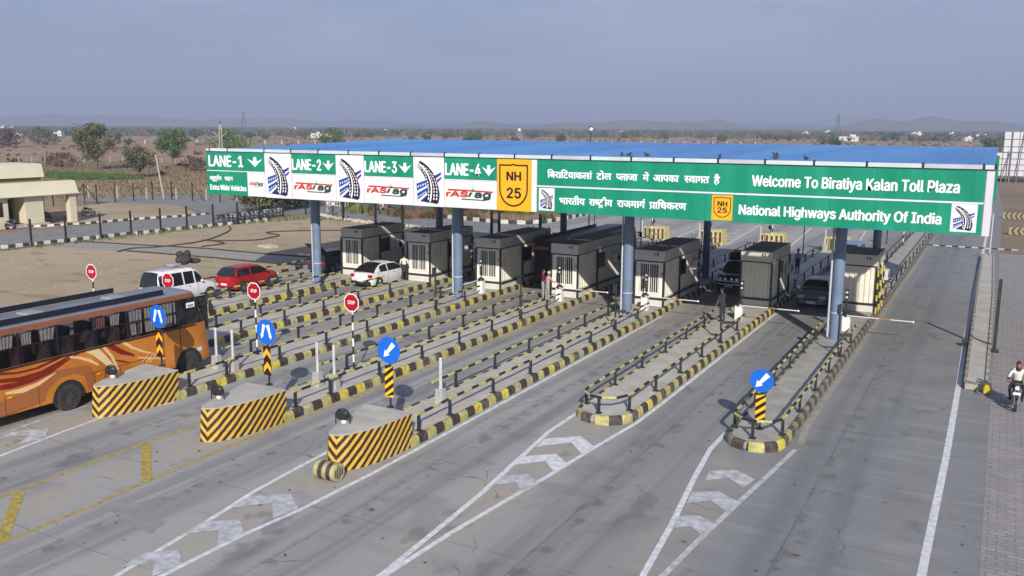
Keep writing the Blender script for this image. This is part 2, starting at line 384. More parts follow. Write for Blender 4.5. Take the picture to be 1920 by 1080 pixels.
def h3(a): return max(0, 20+18*noise.noise((a*20, 9, 0))+bump(a, ang(1320), .03, 18)+bump(a, ang(1630), .02, 26)+bump(a, ang(1720), .035, 30)+bump(a, ang(1850), .05, 22)+bump(a, ang(960), .04, 12)+bump(a, ang(1200), .06, 22))
ridge('hills', 5200, -.25, 1.3, h1, 900, HILL)
ridge('far_hills', 8800, -.25, 1.3, h2, 1500, HILL)
ridge('near_hills', 3600, -.25, .62, h3, 700, HILL)

# ------------------------------------------------------------------ painted markings (sheets 4-8 mm above the road)
def strip(mb, pts, wd, z, mt):
    L, Rr = [], []
    for i, p in enumerate(pts):
        a = Vector(pts[max(i-1, 0)]); b = Vector(pts[min(i+1, len(pts)-1)]); d = (b-a).normalized(); nrm = Vector((-d.y, d.x))*wd/2
        L.append((p[0]+nrm.x, p[1]+nrm.y, z)); Rr.append((p[0]-nrm.x, p[1]-nrm.y, z))
    for i in range(len(pts)-1): mb.face([L[i], Rr[i], Rr[i+1], L[i+1]], mt)
def marking(name, items):
    mb = MB()
    for k, it in enumerate(items):
        if it[0] == 'l': strip(mb, it[1], it[2], .004+it[4]*.004, it[3])
        else: mb.face([(x, y, .004+it[3]*.004) for x, y in it[1]], it[2])
    return tag(mb.build(name, fix=False), kind='structure')
def chev(xc, y0, hwb, hwt, dy, wd):   # a chevron across the gore, arms pointing forward
    return [(xc-hwb, y0), (xc-hwt, y0+wd), (xc, y0+dy+wd*.9), (xc+hwt, y0+wd), (xc+hwb, y0), (xc, y0+dy)]
it = [('l', [(-11.63, -12), (-11.63, 15.5)], .16, MARKW, 0), ('l', [(-11.6, 15.4), (-11.75, 17.6), (-11.95, 20.4), (-12.33, 23.7), (-12.6, 26.1), (-12.62, 29.2)], .16, MARKW, 1),
      ('l', [(-11.55, 15.3), (-11.38, 18.2), (-11.14, 20.5), (-10.88, 23), (-10.66, 25.7), (-10.38, 28.4), (-10.34, 31), (-10.34, 50)], .15, MARKW, 0)]
for yy, s_ in ((24.65, 1), (22.9, .85), (21.2, .62)):
    it.append(('p', chev(-11.5, yy, .80*s_, .92*s_, .9*s_, .8), MARKW if s_ > .8 else MARKF, 2))
marking('gore_marking', it)
it = [('l', [(-16.6, -12), (-16.45, 8.5)], .15, MARKW, 0), ('l', [(-16.45, 8.5), (-16.8, 12.6), (-17.26, 16), (-17.55, 17.7), (-17.7, 19.6), (-17.8, 21.4)], .15, MARKW, 1),
      ('l', [(-16.4, 8.4), (-15.95, 12), (-15.83, 15.6), (-15.62, 17.3), (-15.5, 20.3), (-15.5, 27), (-15.55, 46)], .15, MARKW, 0)]
for yy, s_ in ((16.55, 1), (14.75, .85), (12.9, .7)):
    it.append(('p', chev(-16.55, yy, .72*s_, .85*s_, .75*s_, .8), MARKF, 2))
marking('gore_marking', it)
it = [('l', [(-6.2, -12), (-6.25, 17.6)], .15, MARKF, 0), ('l', [(-6.25, 17.5), (-6.42, 18.4), (-6.7, 21.2), (-7.12, 24.4), (-7.42, 27.2), (-7.4, 29)], .16, MARKW, 1),
      ('l', [(-6.2, 17.5), (-6.0, 18.6), (-5.86, 20.4), (-5.58, 23.3), (-5.3, 25.9), (-5.05, 28.4)], .15, MARKF, 0)]
for yy, s_ in ((24.5, .9), (22.7, .85), (21.0, .6)):
    it.append(('p', chev(-6.25, yy, .62*s_, .75*s_, .6*s_, .8), MARKF, 2))
marking('gore_marking', it)
it = [('l', [(-26.2, 8), (-26.3, 16), (-26.62, 18.2), (-26.85, 20.4), (-26.0, 22.4)], .14, MARKW, 0), ('l', [(-27.2, 8), (-28.16, 17.2), (-28.45, 19.4), (-28.4, 20.6)], .14, MARKF, 1),
      ('p', chev(-27.3, 16.8, .6, .8, .8, .8), MARKF, 2), ('p', chev(-27.2, 15.0, .5, .6, .7, .8), MARKF, 2)]
marking('gore_marking', it)
it = [('l', [(-23.3, 4), (-23.25, 14), (-23.4, 18.8), (-23.2, 22)], .13, MARKY, 0), ('l', [(-20.62, 4), (-20.62, 15), (-20.75, 17), (-20.85, 21), (-20.7, 24), (-20.7, 46)], .13, MARKY, 0),
      ('l', [(-23.2, 18.8), (-20.7, 16.68)], .28, MARKY, 1), ('l', [(-23.15, 14.5), (-20.7, 12.4)], .28, MARKY, 1), ('l', [(-23.1, 10.2), (-20.7, 8.1)], .28, MARKY, 1)]
marking('box_marking', it)
it = [('l', [(-.9, -12), (-.85, 23), (-.81, 30), (-.84, 38), (-.95, 49), (-.95, 130)], .2, MARKW, 0)]
for xr in (-26.1, -20.9, -15.7, -10.5): it += [('l', [(xr+.2, 78), (xr-.4, 86), (xr-1.1, 96)], .14, MARKW, 0), ('l', [(xr-2.3, 78), (xr-1.9, 86), (xr-1.2, 96)], .14, MARKF, 0)] + [('p', chev(xr-1.1, 82+k*2.4, .8-.15*k, .9-.15*k, -.8, .7), MARKF, 1) for k in range(3)]
it.append(('l', [(-5.0, 29), (-5.16, 31), (-5.2, 60), (-5.2, 94)], .24, mat('dust_line', (.28, .26, .22), .9, .2, 3, detail=8), 0))
marking('edge_line', it)

def smooth(P, k=6):
    o = []
    for i in range(len(P)):
        p0, p1, p2, p3 = (Vector(P[(i+j) % len(P)]) for j in (-1, 0, 1, 2))
        for q in range(k):
            t_ = q/k; v = .5*((2*p1)+(-p0+p2)*t_+(2*p0-5*p1+4*p2-p3)*t_*t_+(-p0+3*p1-3*p2+p3)*t_**3); a_ = noise.noise((v.x*3, v.y*3, 1)); o.append((v.x+a_*.12, v.y+a_*.12))
    return o
sheet('stain', smooth([(-20.23, 15.01), (-20.35, 15.35), (-20.1, 15.5), (-19.82, 15.52), (-19.52, 15.97), (-19.3, 15.95), (-19.08, 15.73), (-18.91, 15.24), (-18.4, 15.2), (-18.06, 15.01), (-17.88, 14.47), (-18.24, 14.41), (-18.6, 14.5), (-18.99, 14.75), (-19.48, 14.77), (-19.9, 14.85)]), .005, mat('damp_concrete', (.25, .25, .235), .8, .1, 2))
# ------------------------------------------------------------------ traffic islands with striped kerbs
def sweep(mb, path, prof, mts, z0=0, closed=False, left=1):
    pts = [Vector((p[0], p[1], 0)) for p in path]; rings = []
    n = len(pts)
    for i, p in enumerate(pts):
        a = pts[i-1] if (i or closed) else pts[i]; b = pts[(i+1) % n] if (i < n-1 or closed) else pts[i]
        d = (b-a).normalized(); nn = Vector((-d.y, d.x, 0))*left
        rings.append([tuple(p+nn*q[0]+Vector((0, 0, z0+q[1]))) for q in prof])
    if closed: rings.append(rings[0])
    mb.loft(rings, mts[0], closed=False, caps=False, mfun=lambda a, b: mts[a % len(mts)])
def resample(path, step):
    out = [Vector(path[0])]; acc = 0
    for a, b in zip(path, path[1:]):
        a, b = Vector(a), Vector(b); L = (b-a).length; t = step-acc
        while t <= L: out.append(a+(b-a)*t/L); t += step
        acc = L-(t-step)
    return [(p.x, p.y) for p in out]
KY = [YEL, mat('yellow_kerb_worn', (.36, .34, .15), .75, .4, 7, c2=(.46, .43, .27)), mat('yellow_kerb_fresh', (.50, .41, .07), .7, .3, 6), YEL]
KB = [BLK, mat('black_kerb_worn', (.06, .05, .045), .7, .4, 6, c2=(.15, .13, .11)), BLK, mat('black_kerb_brown', (.05, .035, .03), .7, .3, 5)]
KYD = [mat('yellow_kerb_dirty', (.20, .18, .11), .85, .4, 6, c2=(.28, .25, .18))]; KBD = [mat('black_kerb_dirty', (.055, .048, .042), .85, .4, 6, c2=(.11, .10, .09))]
def kerb_mats(n, seed, dirty=None):
    r = random.Random(seed); return [((KYD if i % 2 == 0 else KBD)[0] if dirty and dirty[0] <= i <= dirty[1] else r.choice(KY if i % 2 == 0 else KB)) for i in range(n)]
PROF = [(0, 0), (.01, .16), (.04, .25), (.09, .295), (.17, .30), (.20, .27)]
IS = {}
W = 2.15
def outline(XR, y0, y1, nose, tail, W=2.15):
    r = W/2; xc = XR-r; L = []
    if nose: L += [(xc+r*math.sin(a), y0+r-r*math.cos(a)) for a in [i*PI/2/6 for i in range(0, 7)]]
    else: L += [(XR, y0)]
    L += [(XR, y1)]
    if tail: L = L[:-1]+[(xc+r*math.cos(a), y1-r+r*math.sin(a)) for a in [i*PI/8 for i in range(0, 9)]]
    else: L += [(XR-W, y1)]
    if nose: L += [(xc-r*math.cos(a), y0+r-r*math.sin(a)) for a in [i*PI/2/6 for i in range(0, 7)]]
    else: L += [(XR-W, y0)]
    return L
names = dict(A='first', B='second', C='third', D='fourth', E='fifth', F='sixth', G='seventh')
XRS = dict(A=-5.35, B=-10.5, C=-15.7, D=-20.9, E=-26.1, F=-31.3, G=-36.5)
for n_, XR in XRS.items():
    y0, y1, nose, tail = (27.5, 96, 1, 1) if n_ == 'A' else ((27.6, 77, 1, 0) if n_ == 'B' else (22.6, 77, 0, 0))
    t = thing('traffic_island', f'raised toll island with striped kerb, {names[n_]} from the right', 'traffic island', (0, 0, 0), group='toll islands')
    W = 1.92 if n_ == 'A' else 2.15
    ol = outline(XR, y0, y1, nose, tail, W)
    k = MB(); pth = resample(ol+([ol[0]] if nose and tail else []), .5); sweep(k, pth, PROF, kerb_mats(len(pth)+2, ord(n_), (5, 300) if n_ == 'A' else None), left=1)
    k.build('kerb', t, smooth=True, ang=60)
    inn = outline(XR-.18, y0+.18, y1-.18, nose, tail, W-.36)
    xc = XR-W/2; inn = [((p[0]-(xc))*((W-.36)/W)+(xc) if False else max(min(p[0], XR-.18), XR-W+.18), p[1]) for p in inn]
    MB().prism(inn, .02, .272, mat('island_screed_dark', (.33, .315, .285), .85, .16, 1.4, detail=9, bump=.2) if n_ == 'A' else ISL).build('pavement', t, fix=True)  # rightmost island gets a darker screed tone than the others
# ------------------------------------------------------------------ guard rails
def guard_rail(pts, posts, label, h=.84, base=.27, group='striped guard rails'):
    t = thing('guard_rail', label, 'guard rail', (0, 0, 0), group=group)
    p3 = resample(pts, .5) if len(pts) > 1 else pts
    if (Vector(p3[-1])-Vector(pts[-1])).length > .1: p3.append(pts[-1])
    jr = random.Random(len(label)*7+int(pts[0][1])); mb = MB(); mb.tube([(x+jr.uniform(-.012, .012), y, h+jr.uniform(-.012, .012)) for x, y in p3], .05, YEL2, 8, mt2=BLK2); mb.build('rail', t, smooth=True)
    for (x, y) in posts:
        q_ = MB().box((0, 0, (h-base)/2), (.085, .085, h-base), POSTM).box((0, 0, .015), (.2, .2, .03), POSTM).build('post', t, loc=(x, y, base)); q_.rotation_euler = (jr.uniform(-.02, .02), jr.uniform(-.02, .02), jr.uniform(-.1, .1))
    return t
P0 = 28.42
for n_, XR in XRS.items():
    xr, xl = (XR-.2, XR-1.74) if n_ == 'A' else (XR-.3, XR-1.93)
    nm = names[n_]
    if n_ in 'CDEFG':
        ys = [23.5+.0]+[P0-3.03+.0]+[P0+3.03*i for i in range(0, 6)]
        guard_rail([(xr, 23.3), (xr, 45.2)], [(xr, y) for y in ys], f'near striped rail, right edge of the {nm} island from the right')
        guard_rail([(xl, 26.8), (xl, 45.2)], [(xl, y) for y in [P0+3.03*i for i in range(0, 6)]], f'near striped rail, left edge of the {nm} island from the right')
    else:
        r = (xr-xl)/2; xc = (xr+xl)/2; y0 = 28.05
        arc = [(xc+r*math.cos(a), y0+r-r*math.sin(a)*1.0) for a in [i*PI/10 for i in range(11)]]
        pts = [(xr, 45.2)]+[(xr+.02, y0+r)]+arc[1:-1]+[(xl, y0+r)]+[(xl, 45.2)]
        posts = [(xr, y0+r), (xc, y0), (xl, y0+r)]+[(q, y) for q in (xr, xl) for y in [31.6+2.95*i for i in range(5)]]
        guard_rail(pts, posts, f'striped rail looping round the nose of the {nm} island from the right')
    yend = 95 if n_ == 'A' else 76.5
    for q, side in ((xr, 'right'), (xl, 'left')):
        n = int((yend-57)/3.0)
        guard_rail([(q, 57), (q, yend)], [(q, 57.2+3.0*i) for i in range(n+1)], f'striped rail beyond the booths, {side} edge of the {nm} island from the right')
guard_rail([(-43.2, 30), (-43.2, 52)], [(-43.2, 30.3+3.03*i) for i in range(8)], 'yellow and black rail between the leftmost lane and the bare ground', base=.0, h=.6)
t = thing('kerb', 'low black and pale kerb between the leftmost lane and the bare ground', 'kerb')
mb = MB(); sweep(mb, resample([(-43.45, -12), (-43.45, 62)], .75), [(0, 0), (0, .14), (.15, .15), (.15, 0)], [CONC, BLK], left=1); mb.build('kerb_stones', t)

# ------------------------------------------------------------------ striped concrete noses
STRIPE = stripes_uv('warning_stripes', (.58, .38, .035), (.04, .006, .005), .31)
def nose_block(XR, idx, name):
    t = thing('crash_block', f'striped crash block at the near end of the {name} island from the right', 'crash block', (0, 0, 0), group='striped crash blocks at the near ends')
    xc = XR-1.06; h = 1.06
    rt = [(xc+.0, 19.85), (xc+.25, 19.9), (xc+.5, 20.15), (xc+.72, 20.6), (xc+.88, 21.2), (xc+.97, 21.9), (xc+1.02, 22.75)]
    lf = [(xc, 19.85), (xc-.2, 20.05), (xc-.36, 20.45), (xc-.55, 21.1), (xc-.75, 21.8), (xc-.9, 22.3), (xc-1.0, 22.75)]
    tilt = .06
    mb = MB(); path = lf[::-1]+rt[1:]
    # u = distance from the tip
    us = [0]; cum = 0
    for a, b in zip(rt, rt[1:]): cum += (Vector(b)-Vector(a)).length; us.append(cum)
    U = [-u for u in us[::-1]]+us[1:]
    ymid = 23
    for i in range(len(path)-1):
        a, b = path[i], path[i+1]
        def inn(p): return (xc+(p[0]-xc)*.93, p[1]+.1, h)
        mb.face([(a[0], a[1], 0), (b[0], b[1], 0), inn(b), inn(a)], STRIPE)
        mb.uv[len(mb.f)-1] = [(U[i], 0), (U[i+1], 0), (U[i+1], h), (U[i], h)]
    mb.face([(path[-1][0], path[-1][1], 0), (path[0][0], path[0][1], 0), (xc-.95, path[0][1]+.1, h), (xc+.95, path[-1][1]+.1, h)], CONC)
    mb.uv[len(mb.f)-1] = [(0, 0)]*4
    mb.face([(xc+(p[0]-xc)*.93, p[1]+.1, h) for p in path], CONC); mb.uv[len(mb.f)-1] = [(0, 0)]*len(path)
    mb.build('striped_wall', t, fix=False)
    MB().prism([(xc+(p[0]-xc)*.9, p[1]+.13) for p in path], h+.001, h+.03, ISL).build('screed_top', t)
    # floodlight standing on the block
    f = thing('floodlight', f'small black floodlight on the striped block of the {name} island from the right', 'floodlight', (xc-.28, 20.95, h+.03), .35, group='floodlights on the striped blocks')
    b = MB(); b.tube([(-.22, 0, 0), (-.22, 0, .3), (-.15, .02, .42), (0, .03, .47), (.15, .02, .42), (.22, 0, .3), (.22, 0, 0)], .022, POSTM, 6); b.build('bracket', f, smooth=True)
    b = MB(); b.loft([[(x*.19*q, y_, .27+z*.15*q) for x, z in ((-1,-.6),(-.6,-1),(.6,-1),(1,-.6),(1,.6),(.6,1),(-.6,1),(-1,.6))] for y_, q in ((-.09, .6), (-.03, 1), (.05, 1), (.07, .95))], BLK2); b.box((0, .08, .27), (.3, .012, .24), GLASS); b.build('lamp_head', f)
    MB().ell((.02, .05, .05), (.1, .1, .07), WHT, 8, 4).build('cable_coil', f, smooth=True)
for i, n_ in enumerate('CDEFG'): nose_block(XRS[n_], i, names[n_])
# far-side crash blocks with upright stripes
for n_ in 'EDCB':
    XR = XRS[n_]; xc = XR-1.06
    t = thing('crash_block', f'upright-barred crash block at the far end of the {names[n_]} island from the right', 'crash block', (xc, 77.6, 0), group='striped crash blocks at the far ends')
    mb = MB(); mb.box((0, .7, .62), (2.0, 1.5, 1.25), mat('pale_yellow_block', (.55, .46, .22), .7, .2, 3), taper=.96)
    for k in range(5): mb.box((-.8+.4*k, -.065, .66), (.17, .02, .9), BLK)
    mb.build('block', t)
    MB().tube([(-.2, .2, 1.25), (-.2, .2, 1.6)], .03, POSTM).ell((-.2, .2, 1.75), (.2, .1, .2), BLK2).build('floodlight', t, smooth=True)
# small striped roller in front of the third block
mb = MB(); t = thing('striped_roller', 'short striped concrete roller lying before the rightmost striped crash block', 'roller', (-16.3, 19.35, .27), R(2))
ys = [-.36, -.22, -.07, .07, .22, .36]
for k, (a, b) in enumerate(zip(ys, ys[1:])):
    mb.cyl((a, 0, 0), (b, 0, 0), .27, .27, mat('dull_yellow', (.38, .34, .18), .8, .25, 5) if k % 2 == 0 else BLK, 14)
for k in range(5): mb.box((.364, -.16+.08*k, 0), (.006, .04, .4-abs(k-2)*.1), BLK)
mb.build('roller_body', t, smooth=True)

# ------------------------------------------------------------------ signs on posts
FONT = None
try:
    fp = os.path.join(bpy.utils.resource_path('LOCAL'), 'datafiles', 'fonts', 'Inter.woff2')
    if os.path.exists(fp): FONT = bpy.data.fonts.load(fp)
except Exception: FONT = None
def text_mesh(txt, font=FONT, off=0.0, res=3):
    c = bpy.data.curves.new('tmp', 'FONT'); c.body = txt; c.resolution_u = res; c.offset = off
    if font: c.font = font
    o = bpy.data.objects.new('tmp', c); C.objects.link(o)
    dg = bpy.context.evaluated_depsgraph_get(); me = bpy.data.meshes.new_from_object(o.evaluated_get(dg))
    V = [(v.co.x, v.co.y) for v in me.vertices]; F = [tuple(p.vertices) for p in me.polygons]
    bpy.data.objects.remove(o); bpy.data.curves.remove(c); bpy.data.meshes.remove(me)
    return V, F
def bbox(V): return min(v[0] for v in V), max(v[0] for v in V), min(v[1] for v in V), max(v[1] for v in V)
def put_text(mb, VF, x0, x1, z0, z1, y, mt, bold=.0, slant=0, fit=None, dy=-.002):
    """fit the glyphs in the box x0..x1, z0..z1 on a wall facing -Y; bold adds shifted copies a hair apart in depth"""
    V, F = VF; b = fit or bbox(V); sx = (x1-x0)/(b[1]-b[0]); sz = (z1-z0)/(b[3]-b[2])
    sh = [(0, 0)]+([(bold, 0), (-bold, 0), (0, bold*.7), (0, -bold*.7)] if bold else [])
    for k, (a, c_) in enumerate(sh):
        i = len(mb.v); kk = mb.m(mt)
        for v in V:
            zz = (v[1]-b[2])*sz; mb.v.append((x0+(v[0]-b[0])*sx+a+slant*zz, y+dy*k*.5, z0+zz+c_))
        for f in F: mb.f.append(tuple(i+j for j in f)); mb.mi.append(kk)
def poly_y(mb, pts, y, mt): mb.face([(x, y, z) for x, z in pts], mt)
def ngon(cx, cz, r, n, a0=0): return [(cx+r*math.cos(a0+2*PI*i/n), cz+r*math.sin(a0+2*PI*i/n)) for i in range(n)]
STOPV = text_mesh('STOP')
def stop_sign(x, y, label, rz=0, h=3.05, base=.27):
    t = thing('stop_sign', label, 'stop sign', (x, y, base), rz, group='octagonal stop signs')
    mb = MB(); n = 9; hh = (h-.1)/n
    for k in range(n): mb.cyl((0, .05, k*hh), (0, .05, (k+1)*hh), .035, .035, BLK2 if k % 2 == 0 else WHT, 8, caps=False)
    mb.cyl((0, .05, 0), (0, .05, .04), .1, .1, POSTM)
    mb.build('pole', t, smooth=True)
    mb = MB(); mb.prism(ngon(0, h-.27, .40, 8, PI/8), .0, .012, GREY, axis='y'); poly_y(mb, ngon(0, h-.27, .40, 8, PI/8), -.003, WHT); poly_y(mb, ngon(0, h-.27, .352, 8, PI/8), -.006, REDS)
    put_text(mb, STOPV, -.17, .17, h-.33, h-.19, -.009, WHT, .008); mb.build('plate', t, fix=False)
    return t
for n_, XR in XRS.items():
    if n_ in 'DEFG': stop_sign(XR-1.6, 28.4, f'red octagonal stop sign on a black and white pole, {ORD["GFED".index(n_)]} stop sign from the left')
def arrow_pts(cx, cz, dx, dz, L, wt, wh):     # straight tapered arrow along (dx,dz)
    d = Vector((dx, dz)).normalized(); n = Vector((-d.y, d.x)); a = Vector((cx, cz))-d*L/2; b = Vector((cx, cz))+d*L/2; s = b-d*wh*.9
    return [tuple(q) for q in (a+n*wt*.7, s+n*wt*.4, s+n*wh*.5, b, s-n*wh*.5, s-n*wt*.4, a-n*wt*.7)]
def blue_sign(x, y, z, mode, label, h, board, r=.44):
    t = thing('keep_side_sign', label, 'road sign', (x, y, z), 0, group='round blue arrow signs')
    MB().cyl((0, .06, 0), (0, .06, h-.1), .035, .035, POSTM).cyl((0, .06, 0), (0, .06, .04), .12, .12, POSTM).build('pole', t, smooth=True)
    cz = h-r; mb = MB(); mb.prism(ngon(0, cz, r, 28), 0, .012, GREY, axis='y'); poly_y(mb, ngon(0, cz, r, 28), -.003, SBLUE)
    if mode == 'two':
        for sx in (-1, 1): poly_y(mb, arrow_pts(sx*.15, cz+.0, sx*.28, -1, .52, .1, .16), -.006, STXT)
    else: poly_y(mb, arrow_pts(0, cz-.01, -.85, -1, .6, .12, .24), -.006, STXT)
    mb.build('disc', t, fix=False)
    zt = cz-r-.06; hb = 1.05 if board != 'slash_small' else .98; bw = .165; mb = MB(); mb.prism([(-bw, zt-hb), (bw, zt-hb), (bw, zt), (-bw, zt)], .0, .012, GREY, axis='y'); poly_y(mb, [(-bw, zt-hb), (bw, zt-hb), (bw, zt), (-bw, zt)], -.003, mat('board_black', (.03, .006, .006), .5))
    nb = 4
    if board == 'chev':
        for k in range(2):
            z0 = zt-.48-k*.48
            poly_y(mb, [(-bw, z0), (-bw, z0+.2), (0, z0+.4+.0), (bw, z0+.2), (bw, z0), (0, z0+.2)], -.006, ORY)
    else:
        k = 0; z0 = zt-hb-.3
        while z0 < zt:
            q = [(-bw, z0), (bw, z0+.26), (bw, z0+.39), (-bw, z0+.13)]
            q = [(a, min(max(b, zt-hb), zt)) for a, b in q]
            if q[2][1]-q[0][1] > .05: poly_y(mb, q, -.006, mat('board_yellow', (.74, .5, .02), .5))
            z0 += .27
    mb.build('striped_board', t, fix=False)
    return t
blue_sign(-27.3, 23.0, 1.06, 'two', 'round blue sign with two arrows above a chevron board, in front of the orange bus', 2.35, 'chev')
blue_sign(-22.0, 23.05, 1.06, 'two', 'round blue sign with two arrows above a chevron board, on the middle striped block', 2.35, 'chev')
blue_sign(-16.78, 23.0, 1.06, 'one', 'round blue sign with one arrow above a slanted-stripe board, by the third striped block', 2.35, 'slash')
blue_sign(-6.33, 29.0, .27, 'one', 'round blue sign with one arrow on the nose of the rightmost island', 2.05, 'slash_small', r=.385)
WPOST = mat('white_post', (.66, .67, .66), .5, .15, 6)
def white_post(x, y, label, rz=0):
    t = thing('delineator_post', label, 'post', (x, y, .27), rz, group='white posts on concrete blocks')
    MB().box((0, 0, .28), (.34, .34, .56), CONC, taper=.85).build('concrete_base', t, bevel=.02)
    MB().box((0, 0, 1.12), (.085, .06, 1.15), WPOST).box((0, -.034, 1.12), (.02, .012, 1.1), GREY).build('shaft', t, bevel=.008)
for (x, y, l) in ((-27.45, 25.9, 'white steel post nearest the bus front, left one of its pair'), (-26.6, 25.95, 'white steel post right of the bus front, right one of its pair'),
                  (-22.25, 25.95, 'white steel post, left one of the pair before the rightmost stop sign'), (-21.45, 25.95, 'white steel post beside the pole of the rightmost stop sign'),
                  (-16.95, 26.3, 'lone white steel post between the single-arrow blue sign and the road')): white_post(x, y, l)

# ------------------------------------------------------------------ toll booths
BSIDE = mat('booth_sheet', (.74, .71, .60), .5, .10, 1.2); BFRONT = mat('booth_door_white', (.82, .81, .74), .5, .05, 2); BTOP = mat('booth_roof', (.16, .16, .17), .6, .1, 2)
BFAS = mat('booth_fascia', (.60, .59, .53), .5, .08, 1)
def corr(mb, p0, p1, z0, z1, mt, pitch=.24, dep=.05):      # corrugated wall from p0 to p1
    a, b = Vector(p0), Vector(p1); L = (b-a).length; d = (b-a)/L; n = Vector((d.y, -d.x)); k = max(1, int(L/pitch)); st = L/k; line = []
    for i in range(k):
        for t_, o in ((0, 0), (.45, 0), (.5, -dep), (.95, -dep)): q = a+d*(i+t_)*st+n*o; line.append(q)
    line.append(b)
    for q, s in zip(line, line[1:]): mb.face([(q.x, q.y, z0), (s.x, s.y, z0), (s.x, s.y, z1), (q.x, q.y, z1)], mt)
def booth(x, y, L, label, door=True, grp='toll booths on the islands'):
    w2 = .8; zb, zt, zf = .75, 2.72, 3.36
    t = thing('toll_booth', label, 'toll booth', (x, y, 0), 0, group=grp)
    MB().b2(-w2-.02, w2+.02, -.02, L+.02, .27, zb-.03, mat('white_plinth', (.62, .61, .55), .7, .1, 2)).build('plinth', t)
    mb = MB(); corr(mb, (w2, 0), (w2, L), zb, zt, BSIDE); corr(mb, (w2, L), (-w2, L), zb, zt, BSIDE); corr(mb, (-w2, L), (-w2, 0), zb, zt, BSIDE)
    if not door: corr(mb, (-w2, 0), (w2, 0), zb, zt, BSIDE, .26)
    mb.face([(-w2, 0, zb), (w2, 0, zb), (w2, L, zb), (-w2, L, zb)], BTOP); mb.build('wall', t, fix=False)
    if door:
        d = MB(); d.b2(-w2, w2, .02, .06, zb, zt, BFRONT)
        d.b2(-.55, .55, .012, .02, zb+.28, zt-.1, mat('booth_dark', (.02, .02, .022), .6)); d.build('front_panel', t)
        g = MB()
        for q in (-.58, 0, .58): g.b2(q-.035, q+.035, -.03, .01, zb+.2, zt-.05, BFRONT)
        for q in (zb+.22, zt-.08): g.b2(-.61, .61, -.028, .008, q-.035, q+.035, BFRONT)
        for k in range(9):
            q = -.5+k*.125
            if abs(q) > .05: g.b2(q-.014, q+.014, -.02, .005, zb+.25, zt-.1, BFRONT)
        g.build('door_grille', t)
    r = MB(); r.b2(-w2-.06, w2+.06, -.07, L+.07, zt+.07, zf, BFAS); r.b2(-w2-.0, w2+.0, 0, L, zf, zf+.012, BTOP); r.b2(-w2-.03, w2+.03, -.04, L+.04, zt, zt+.07, BLK2)
    for k in range(int(L/.33)): r.b2(w2+.06, w2+.068, .1+k*.33, .13+k*.33, zt+.09, zf-.03, mat('booth_fascia_seam', (.26, .25, .2), .6))
    r.build('roof', t)
    for (a, b) in ((-w2-.05, -.05), (w2+.05, -.05), (w2+.05, L*.42), (w2+.05, L+.03), (-w2-.05, L+.03)):
        MB().b2(a-.045, a+.045, b-.045, b+.045, .27, zt, POSTM).build('corner_post', t)
    s = MB(); s.b2(w2-.03, w2+.02, L*.46, L*.46+1.0, zb+.9, zt-.2, GLASS); s.b2(w2, w2+.03, L*.46-.05, L*.46+1.05, zb+.84, zb+.9, GREY); s.build('side_window', t)
    MB().b2(.3, .5, -.14, -.07, zf-.25, zf-.12, POSTM).cyl((.4, -.16, zf-.19), (.4, -.12, zf-.19), .05, .05, WHT).build('lamp', t)
    AC = MB(); AC.b2(w2+.05, w2+.36, L*.78, L*.78+.72, zb+.95, zb+1.5, mat('cooler_white', (.6, .6, .57), .5)); AC.cyl((w2+.36, L*.78+.3, zb+1.22), (w2+.372, L*.78+.3, zb+1.22), .2, .2, DARKM, 14); AC.build('air_cooler', t)
    if door: MB().b2(-.75, -.63, .0, .02, zb+1.1, zb+1.4, WHT).b2(.64, .76, .0, .02, zb+1.25, zb+1.45, SYEL).build('notice', t)
    MB().b2(w2+.03, w2+.09, .1, L, zb-.14, zb-.04, BLK2).b2(-w2, w2, -.09, -.03, zb-.1, zb-.02, BLK2).build('ledge', t)
    return t
bspec = [('G', -37.45, 47.5, 4.6, True), ('F', -32.3, 47.7, 5.2, True), ('E', -27.1, 47.5, 6.8, True), ('D', -21.95, 47.4, 6.7, True), ('C', -16.75, 47.3, 6.5, True), ('B', -11.55, 50.0, 4.6, False), ('A', -6.35, 51.5, 3.2, False)]
for n_, x, y, L, dr in bspec:
    booth(x, y, L, f'toll booth with {"barred white front" if dr else "plain sheet front"}, {names[n_]} booth from the right', dr)
for k in range(3):
    x, y = -5.42+.02*k, 51.3+k*1.15; mb = MB()
    for j in range(7): mb.cyl((x, y, .27+j*.33), (x, y, .27+(j+1)*.33), .05, .05, mat('post_yellow', (.5, .38, .05), .6) if j % 2 == 0 else BLK2, 8)
    tag(mb.build('guard_post', smooth=True), f'{["near", "middle", "far"][k]} yellow and black post of the three beside the rightmost booth', 'post', 'striped guard posts')

# boom barriers
def boom(x, y, label, up=0):
    t = thing('boom_barrier', label, 'boom barrier', (x, y, .27), 0, group='boom barriers')
    MB().box((0, 0, .38), (.36, .34, .76), WHT).box((0, 0, .78), (.38, .36, .05), POSTM).build('cabinet', t, bevel=.02)
    MB().ell((0, 0, .80), (.19, .18, .15), BLK2, 12, 6).build('cabinet_cap', t, smooth=True)
    mb = MB(); n = 6; L = 3.0; c, s = math.cos(up), math.sin(up)
    REDB = mat('boom_red', (.42, .16, .12), .5)
    sg = -1 if up > 1.6 else 1
    for k in range(n): mb.cyl((k*L/n*c, -.22, .80+k*L/n*s), ((k+1)*L/n*c, -.22, .80+(k+1)*L/n*s), .03, .03, REDB if k == 3 else mat('arm_white', (.6, .6, .58), .5), 8)
    mb.ell((L*c, -.22, .80+L*s), (.055, .055, .055), WHT, 8, 4); mb.cyl((0, -.25, .8), (0, 0, .8), .06, .06, POSTM); mb.build('arm', t, smooth=True)
boom(-26.75, 46.0, 'boom barrier with its arm sloping left behind the second blue column from the left', up=R(198))
